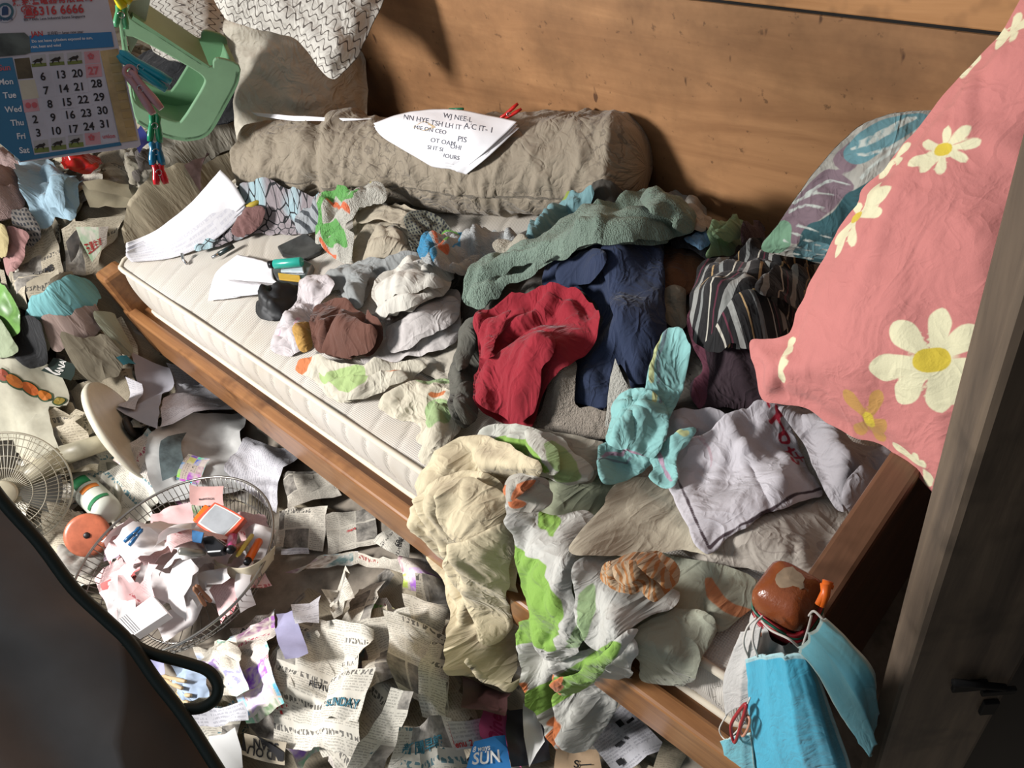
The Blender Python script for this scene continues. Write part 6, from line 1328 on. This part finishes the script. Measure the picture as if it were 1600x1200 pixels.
# ---------------- desk fan, knocked over ----------------
def fan():
    IV=plain('ivory plastic','b7ae95',.4,var=.12); WR=plain('ivory wire','b9b29e',.4); BK=plain('black rubber foot','141414',.5)
    c=onz(10,766,.26); n=CAM-c; n/=np.linalg.norm(n); n=n+np.array([.25,-.25,.1]); n/=np.linalg.norm(n); u=np.cross(n,[0,0,1.]);u/=np.linalg.norm(u); v=np.cross(n,u)
    root=empty('desk_fan',c,'ivory desk fan knocked over in the litter at the left edge','fan'); R_=.140
    tube('grille_rim',[c+u*R_*math.cos(t)+v*R_*math.sin(t) for t in np.linspace(0,2*np.pi,64)[:-1]],.0028,WR,root,closed=True)
    parts=[]
    def dome(r): return .035*(1-(r/R_)**2.5)
    for k in range(72):
        t=2*np.pi*k/72
        parts.append(tubegeo([c+(u*math.cos(t+.12*q)+v*math.sin(t+.12*q))*R_*q+n*dome(R_*q) for q in (.2,.4,.6,.8,.93,1)],.0009,4))
    for q in (.42,.62,.80,.92): parts.append(tubegeo([c+(u*math.cos(t)+v*math.sin(t))*R_*q+n*dome(R_*q) for t in np.linspace(0,2*np.pi,50)[:-1]],.0011,4,True))
    for k in range(48):
        t=2*np.pi*k/48; parts.append(tubegeo([c+(u*math.cos(t)+v*math.sin(t))*R_*q-n*(.05*(1-(q)**4)) for q in (.3,.7,.93,1)],.0009,4))
    V,Fc=merge(parts); mesh('grille_wires',V,Fc,WR,root,kind='stuff')
    def disc(name,r,h,off,mat,m=28):
        V=[];Fc=[]
        for z,s_ in ((0,1),(h,1),(h*1.4,.85)):
            V+=[c+n*(off+z)+(u*math.cos(t)+v*math.sin(t))*r*s_ for t in np.linspace(0,2*np.pi,m+1)[:-1]]
        for i in range(2): Fc+=[[i*m+k,i*m+(k+1)%m,(i+1)*m+(k+1)%m,(i+1)*m+k] for k in range(m)]
        Fc+=[list(range(2*m,3*m)),list(range(m))[::-1]]; return mesh(name,V,Fc,mat,root)
    disc('grille_badge',.03,.006,.036,IV); disc('motor',.045,.06,-.11,IV)
    for k in range(3):
        t0=2*np.pi*k/3; Vb=[];Fb=[]
        for i,q in enumerate(np.linspace(.2,.85,7)):
            for j,w in enumerate(np.linspace(-.5,.5,5)):
                a=t0+w*(1.1-.2*q)+.3*q; Vb.append(c+(u*math.cos(a)+v*math.sin(a))*R_*q+n*(-.015+.03*w))
        for i in range(6):
            for j in range(4): Fb.append([i*5+j,i*5+j+1,(i+1)*5+j+1,(i+1)*5+j])
        mesh('blade',Vb,Fb,plain('grey clear blade','6d6c66',.3),root)
    # pole and base
    p0,p1=onz(98,712,.22),onz(178,686,.19); tube('pole',[p0,p0*.5+p1*.5,p1],[.026,.024,.022],IV,root,n=18)
    tube('neck',[c-n*.08,onz(62,735,.23),p0],[.03,.028,.026],IV,root,n=16)
    b=onz(188,678,.17); dwn=onz(228,752,.10)-onz(150,604,.25); L=np.linalg.norm(dwn)/2; e1=dwn/np.linalg.norm(dwn)
    ax=p1-p0; ax=ax-e1*(ax@e1); ax/=np.linalg.norm(ax); vw=CAM-b; vw-=e1*(vw@e1); vw/=np.linalg.norm(vw); ax=ax*.92+vw*.30; ax/=np.linalg.norm(ax); e2=np.cross(ax,e1); e2/=np.linalg.norm(e2)
    ctr=(onz(228,752,.10)+onz(150,604,.25))/2; m=48
    prof=[(0.0,-.012),(.35,-.014),(.8,-.010),(.97,0),(1.0,.010),(.97,.020),(.90,.018),(.5,.012),(0.0,.012)]
    V=[];Fc=[]
    for q,h in prof[1:-1]: V+=[ctr+ax*h+(e1*math.cos(t)+e2*math.sin(t))*L*q for t in np.linspace(0,2*np.pi,m+1)[:-1]]
    k2=len(prof)-2
    for i in range(k2-1): Fc+=[[i*m+k,i*m+(k+1)%m,(i+1)*m+(k+1)%m,(i+1)*m+k] for k in range(m)]
    Fc+=[list(range(m))[::-1],list(range((k2-1)*m,k2*m))]
    mesh('base',V,Fc,plain('cream base plastic','cfc8b4',.35,var=.08),root)
    for k in range(4):
        a=.4+k*.35; q=ctr+ax*-.014+(e1*math.cos(a)*.9+e2*math.sin(a)*.9)*L
        tube('button',[q,q-ax*.01],.006,IV,root,n=10)
    q=ctr+ax*.022; tube('rubber_foot',[q+e2*L*.1,q+e2*L*.1+ax*.01],.035,BK,root,n=24)
fan()
# ---------------- bottle, disc ----------------
def lathe(name,a,b,prof,mat,parent=None,m=24,**kw):
    a=np.array(a);b=np.array(b);ax=b-a;L=np.linalg.norm(ax);ax/=L; u=np.cross(ax,[0,0,1.]);u/=np.linalg.norm(u);v=np.cross(ax,u)
    V=[];Fc=[]
    for t,r in prof: V+=[a+ax*L*t+(u*math.cos(x)+v*math.sin(x))*r for x in np.linspace(0,2*np.pi,m+1)[:-1]]
    k=len(prof)
    for i in range(k-1): Fc+=[[i*m+j,i*m+(j+1)%m,(i+1)*m+(j+1)%m,(i+1)*m+j] for j in range(m)]
    Fc+=[list(range(m))[::-1],list(range((k-1)*m,k*m))]; return mesh(name,V,Fc,mat,parent,**kw)
ba,bb=onz(172,802,.13),onz(110,742,.13)
bt=empty('bottle',ba,'white plastic bottle with green and orange label beside the fan','bottle')
lathe('body',ba,bb,[(0,.020),(.03,.032),(.10,.035),(.62,.036),(.80,.030),(.9,.015),(.93,.013)],plain('white bottle plastic','bfc0b4',.35,var=.05),bt)
lathe('cap',bb+(ba-bb)*.07,bb-(ba-bb)*.06,[(0,.015),(.1,.016),(.9,.016),(1,.013)],plain('white cap','c9c9c0',.35),bt)
dr=(ba-bb)/np.linalg.norm(ba-bb); tw=CAM-ba; tw-=dr*(tw@dr); tw/=np.linalg.norm(tw); sdv=np.cross(dr,tw)
def band(t0,t1,a0,a1,mat,r=.0368):
    L=np.linalg.norm(ba-bb); V=[];Fc=[];
    for i in range(5):
        for j in range(9):
            a=a0+(a1-a0)*j/8; V.append(ba-dr*L*(t0+(t1-t0)*i/4)+(tw*math.cos(a)+sdv*math.sin(a))*r)
    for i in range(4):
        for j in range(8): Fc.append([i*9+j,i*9+j+1,(i+1)*9+j+1,(i+1)*9+j])
    mesh('label_panel',V,Fc,mat,bt)
band(.12,.18,-.9,.9,plain('label green','1f6b3f',.5)); band(.36,.44,-.9,.4,plain('label orange','c9752f',.5)); band(.50,.66,-.7,.5,plain('label green','1f6b3f',.5))
dc=empty('orange_disc',onz(137,836,.10),'orange round plastic disc with a black centre hole beside the basket','disc')
ce=onz(137,836,.13); na_=(CAM-ce);na_/=np.linalg.norm(na_);na_=na_+np.array([-.1,-.2,0]);na_/=np.linalg.norm(na_)
lathe('disc_body',ce,ce+na_*.01,[(0,.050),(.3,.053),(.8,.050),(1,.042)],plain('coral plastic','c77050',.35,var=.25),dc,36); lathe('hub',ce+na_*.01,ce+na_*.013,[(0,.008),(1,.006)],plain('black hub','1c1210',.5),dc)
cloth('plastic_wrap','crinkled translucent film wrapped below the orange lid','plastic film',plain('film white','a7a198',.15),[dict(p=[(95,850),(125,868),(165,862),(150,890),(118,900),(92,880)],fold=(.012,.03,.5,2))],seed=301)
sheet('plastic_scoop','bent white plastic flap between bottle and fan base',[[(152,728,'z',.10),(172,722,'z',.13),(196,735,'z',.12)],[(156,752,'z',.09),(178,752,'z',.13),(197,760,'z',.11)],[(170,780,'z',.08),(184,784,'z',.10),(190,785,'z',.09)]],plain('scoop white','a9a596',.4),'plastic',curl=40)
# ---------------- wire basket and what it holds ----------------
BC=np.array([-1.455,-.06]); RZ=.150
def basket():
    CH=plain('worn chrome wire','8f8b84',.3,.8); root=empty('wire_basket',(BC[0],BC[1],.03),'round shallow wire basket full of papers on the floor','basket')
    R0=.238
    def pt_(r,a,z): return np.array([BC[0]+r*math.cos(a),BC[1]+r*math.sin(a),z+(-.02*math.sin(a-.6))*(z/RZ)])
    tube('rim',[pt_(R0,a,RZ) for a in np.linspace(0,2*np.pi,91)[:-1]],.0032,CH,root,closed=True)
    tube('base_ring',[pt_(.15,a,.035) for a in np.linspace(0,2*np.pi,61)[:-1]],.0025,CH,root,closed=True)
    pr=[(R0,RZ),(R0-.012,RZ-.03),(.205,.085),(.175,.05),(.15,.036),(.08,.034),(.01,.034)]
    parts=[tubegeo([pt_(r,2*np.pi*k/104,z) for r,z in (pr if k%3==0 else pr[:5])],.0011,4) for k in range(104)]
    for r,z in ((.226,.118),(.207,.088)): parts.append(tubegeo([pt_(r,a,z) for a in np.linspace(0,2*np.pi,61)[:-1]],.0014,4,True))
    V,Fc=merge(parts); mesh('wires',V,Fc,CH,root,kind='stuff')
basket()
rb=np.hypot(FA.A-BC[0],FA.B-BC[1]); bowl=np.where(rb<.15,.045,.045+(rb-.15)/.088*.085)
lowfar=sm(.02,-.12,(FA.A-BC[0])*.3-(FA.B-BC[1])*-.9)      # contents lie heaped towards the near side
ins_=rb<.225; FF.H[ins_]=(np.minimum(bowl+.01,.09))[ins_]+0.018*np.abs(noise(FA.A*14,FA.B*14,77))[ins_]; FA.H[ins_]=FF.H[ins_]
BW1=plain('bright basket paper','dcd6d4',.8,var=.05); PKP=news('pink tinted print','dcb9b9','b98389',photo=.12,colour=.8,seed=6.1,head=.2,headc='b0474f'); PK2=plain('pale pink paper','d9b3b1',.8,var=.1)
def BP(label,px,mat,cr=.008,seed=1,texts=(),**kw): return paper(kw.pop('name','paper_sheet'),label,kw.pop('cat','paper'),mat,px,crump=cr,seed=seed,texts=texts,cell=kw.pop('cell',.014),blur=.02,**kw)
BP('pale pink torn newsprint along the left inside of the wire basket',[(150,905),(235,852),(262,900),(180,965)],PKP,.010,311)
BP('cream folded leaflet leaning on the upper left basket wires',[(170,800),(232,785),(228,822),(178,842)],plain('cream leaflet','c6c0b2',.8),.004,312)
BP('lilac plastic film sheet in the left of the wire basket',[(160,845),(215,825),(222,850),(165,880)],plain('lilac film','a796a6',.3),.008,313,cat='plastic film',name='film_sheet')
BP('pink sheet lying below the orange framed mirror',[(238,805),(300,785),(305,830),(245,850)],PK2,.008,314)
BP('pink patterned wrapper strip left of the mirror',[(238,835),(300,818),(303,842),(246,862)],PKP,.006,315,cat='wrapper',name='paper_wrapper')
BP('pink card standing at the far rim of the wire basket',[(296,758),(350,760),(350,790),(298,788)],plain('pink card','c59a94',.7),.002,316,[('MARIGOLDS',.5,.75,.008,INK)],cat='card',name='card',lift=.02)
BP('white creased receipt in the right of the wire basket',[(360,800),(415,806),(428,845),(380,855)],PKP,.008,317,cat='receipt',name='receipt')
BP('white torn sheet near the orange lighter in the basket',[(385,830),(432,828),(432,870),(395,880)],BW1,.010,318)
BP('large rumpled white sheet in the middle of the wire basket',[(238,862),(320,850),(345,915),(262,940)],BW1,.018,319)
BP('second rumpled white sheet right of the basket middle',[(300,870),(385,862),(390,930),(312,945)],BW1,.018,320)
BP('faintly pink crumpled tissue at the lower left of the basket',[(165,925),(235,895),(255,950),(200,980)],PK2,.016,321,cat='tissue',name='tissue')
BP('bright white paper strip crossing the bottom of the basket',[(232,962),(300,925),(318,945),(258,1005)],BW1,.008,322)
BP('pinkish striped paper folds at the lower right of the basket',[(330,925),(410,880),(425,915),(345,975)],PKP,.016,323)
BP('narrow white paper ribbon at the right inside of the basket',[(370,890),(398,878),(400,945),(378,960)],BW1,.006,324)
BP('red banner strip printed UNI on the pink newsprint',[(157,913),(228,880),(233,892),(163,926)],plain('coral banner','cf6f6c',.7),.002,325,[('UNI',.55,.5,.018,plain('dark banner ink','4a2226',.8))],lift=.004,cat='banner',name='paper_banner')
BP('small white torn slip above the wooden clothespin',[(305,905),(340,898),(345,915),(312,922)],BW1,.006,326)
def scrap_label(x,y,m):
    u,v=proj((x,y,.12)); ms=sorted([('the orange framed mirror',345,815),('the blue plastic clip',216,842),('the magenta lighter',373,855),('the wooden clothespin in the basket',323,938),('the white printed box',222,960),('the red UNI strip',195,900),('the pink card on the rim',323,775),('the silver tube',305,868)],key=lambda q:math.hypot(q[1]-u,q[2]-v))
    kd={'bright basket paper':'white','pale pink paper':'pale pink','pink tinted print':'pink printed'}[m.name]
    for q in ms:
        a=math.degrees(math.atan2(v-q[2],u-q[1]))%360; D=['right of','below','left of','above'][int((a+45)//90)%4]; L='torn %s scrap %s %s'%(kd,D,q[0])
        if L not in used_l: used_l[L]=1; return L
    return L
for k in range(34):     # filler scraps
    a=rr.uniform(0,6.28); r=.15*math.sqrt(rr.random()); x,y=BC[0]+r*math.cos(a),BC[1]+r*math.sin(a)
    if y>BC[1]+.10: continue
    w,h,th=rr.uniform(.04,.09),rr.uniform(.05,.12),rr.uniform(0,6.28); c_,s_=math.cos(th),math.sin(th)
    mt_=rr.choice([BW1,BW1,PK2,PKP]); Q=[(x+p*w*c_-q*h*s_,y+p*w*s_+q*h*c_) for p,q in ((-.5,.5),(.5,.5),(.5,-.5),(-.5,-.5))]
    paper('paper_scrap',scrap_label(x,y,mt_),'paper',mt_,Q,world=True,group='torn paper scraps in the wire basket',crump=.010,cell=.012,seed=400+k,tear=.01,blur=.015)
def topz(x,y):
    q=FF.march([(x,y)])[0]; return np.array([q[0],q[1],FF.samp(FF.H,q[:1],q[1:])[0]])
def slab(name,px,h,mat,parent,b=.002,dz=0.,tilt=None,**kw):
    P_=[topz(*p) for p in px]; z=np.mean([p[2] for p in P_])+.004+dz
    P_=[onz(p[0],p[1],z+h) for p in px]; P_=[np.array([p[0],p[1],z]) for p in P_]
    V=[p for p in P_]+[p+np.array([0,0,h]) for p in P_]; putall(np.array([np.mean(P_,0)+np.array([0,0,h])]+V)); return prism(name,P_,[],np.array([0,0,h]),mat,parent,b,**kw)
m1=empty('hand_mirror',topz(345,815),'rectangular hand mirror with an orange rounded frame in the wire basket','mirror')
slab('handle',[(300,812),(320,787),(328,792),(308,818)],.010,ORG,m1,.003)
fr_=slab('frame',spline([(331,788),(340,786),(378,806),(379,814),(354,841),(346,843),(308,820),(306,812)],3),.014,plain('mirror orange','c8543a',.3),m1,.002,.004)
zt=max(v.co.z for v in fr_.data.vertices)+m1.location.z
prism('mirror_glass',[onz(x,y,zt+.001) for x,y in spline([(333,793),(340,791),(371,808),(371,813),(350,834),(344,836),(316,819),(315,813)],3)],[],np.array([0,0,-.003]),plain('pale glass','a9acaf',.12,.2),m1)
prism('white_bezel',[onz(x,y,zt+.0004) for x,y in spline([(333,791),(340,789),(374,807),(374,813),(351,836),(344,838),(313,820),(312,813)],3)],[],np.array([0,0,-.004]),plain('white bezel','cfcac4',.4),m1)
w1=empty('coin_purse',topz(332,850),'small black leather purse below the mirror in the basket','purse'); slab('body',[(312,840),(332,836),(352,852),(346,862),(322,864)],.02,plain('black leather','17171a',.35),w1,.004); slab('window',[(318,838),(330,837),(336,844),(322,850)],.003,plain('clear window','6c7078',.15),w1,.001)
c1=empty('photo_card',topz(310,838),'blue picture card leaning on the black purse','card'); slab('card',[(300,828),(318,832),(314,848),(300,846)],.003,plain('blue card','3a6d9c',.4,var=.4),c1,.0)
clothespin('blue plastic clip lying on the basket wires left of the pink wrapper',topz(228,832)+[0,0,.01],topz(204,855)+[0,0,.012],plain('blue clip plastic','1f5d8e',.3),.0055)
clothespin('brown wooden clothespin lying on the white papers in the basket',topz(311,922)+[0,0,.01],topz(336,953)+[0,0,.012],plain('brown wood pin','8a5f42',.6),.006)
def lighter(label,a,b,mat,r=.0105,capm=None):
    A_p,B_p=topz(*a)+np.array([0,0,.018]),topz(*b)+np.array([0,0,.018]); l=empty('lighter',A_p,label,'lighter')
    lathe('body',A_p,B_p,[(0,r*.8),(.04,r),(.95,r),(1,r*.8)],mat,l,16); d=(A_p-B_p);d/=np.linalg.norm(d); lathe('metal_cap',A_p,A_p+d*.012,[(0,r*.9),(1,r*.8)],capm or plain('black metal','1a1a1c',.4,.5),l,12)
lighter('magenta lighter standing in the paper cup in the basket',(372,870),(374,840),plain('magenta plastic','b8477c',.3))
lighter('orange lighter in the paper cup at the right of the basket',(395,882),(412,852),plain('orange plastic','e0661a',.35),.009)
lighter('brown stub lighter between the magenta and orange ones',(382,876),(390,856),plain('brown plastic','8a4a20',.4),.007)
o=lathe('yellow_pen',topz(385,884)+[0,0,.03],topz(404,848)+[0,0,.03],[(0,.003),(.1,.005),(1,.005)],plain('yellow pen','c9b84a',.4)); tag(o,'yellow stick pen beside the orange lighter','pen')
o=lathe('tube',topz(284,866)+[0,0,.01],topz(328,872)+[0,0,.012],[(0,.004),(.05,.008),(.8,.008),(1,.003)],plain('silver tube','8c8a82',.35,.5)); tag(o,'small squeezed silver tube in the middle of the basket','tube')
sheet('paper_cup','cream paper carton holding lighters at the right of the basket',[[(333,872,'z',.15),(345,880,'z',.165),(375,888,'z',.17),(405,878,'z',.165),(430,852,'z',.16)],[(336,905,'z',.12),(352,910,'z',.13),(380,912,'z',.13),(408,900,'z',.125),(428,875,'z',.12)]],plain('cream carton','cfc3a8',.7),'carton',curl=44)
bx=empty('cigarette_box',topz(222,960),'white box with printed ruler stripe at the bottom of the basket','box')
slab('carton',[(186,968),(238,930),(262,958),(210,992)],.022,BW1,bx,.001); 
zt=max(v.co.z for v in bx.children[0].data.vertices)+bx.location.z
for k in range(4): prism('printed_line',[onz(x,y,zt+.0008) for x,y in ((186+k*3,966+k*-2),(188+k*3,966-k*2),(210+k*3,990-k*2),(208+k*3,990-k*2))],[],np.array([0,0,-.0006]),plain('grey line print','7f7f80',.7),bx)
# wooden clothes pins by the sack
for i,(a,b,l) in enumerate((((258,1062),(292,1074),'pale wooden clothespin beside the dark green cord loop'),((276,1092),(304,1098),'second pale clothespin just below the cord loop end'))):
    clothespin(l,topz(*a)+[0,0,.012],topz(*b)+[0,0,.012],plain('pale wood pin','b9a27c',.6),.005)
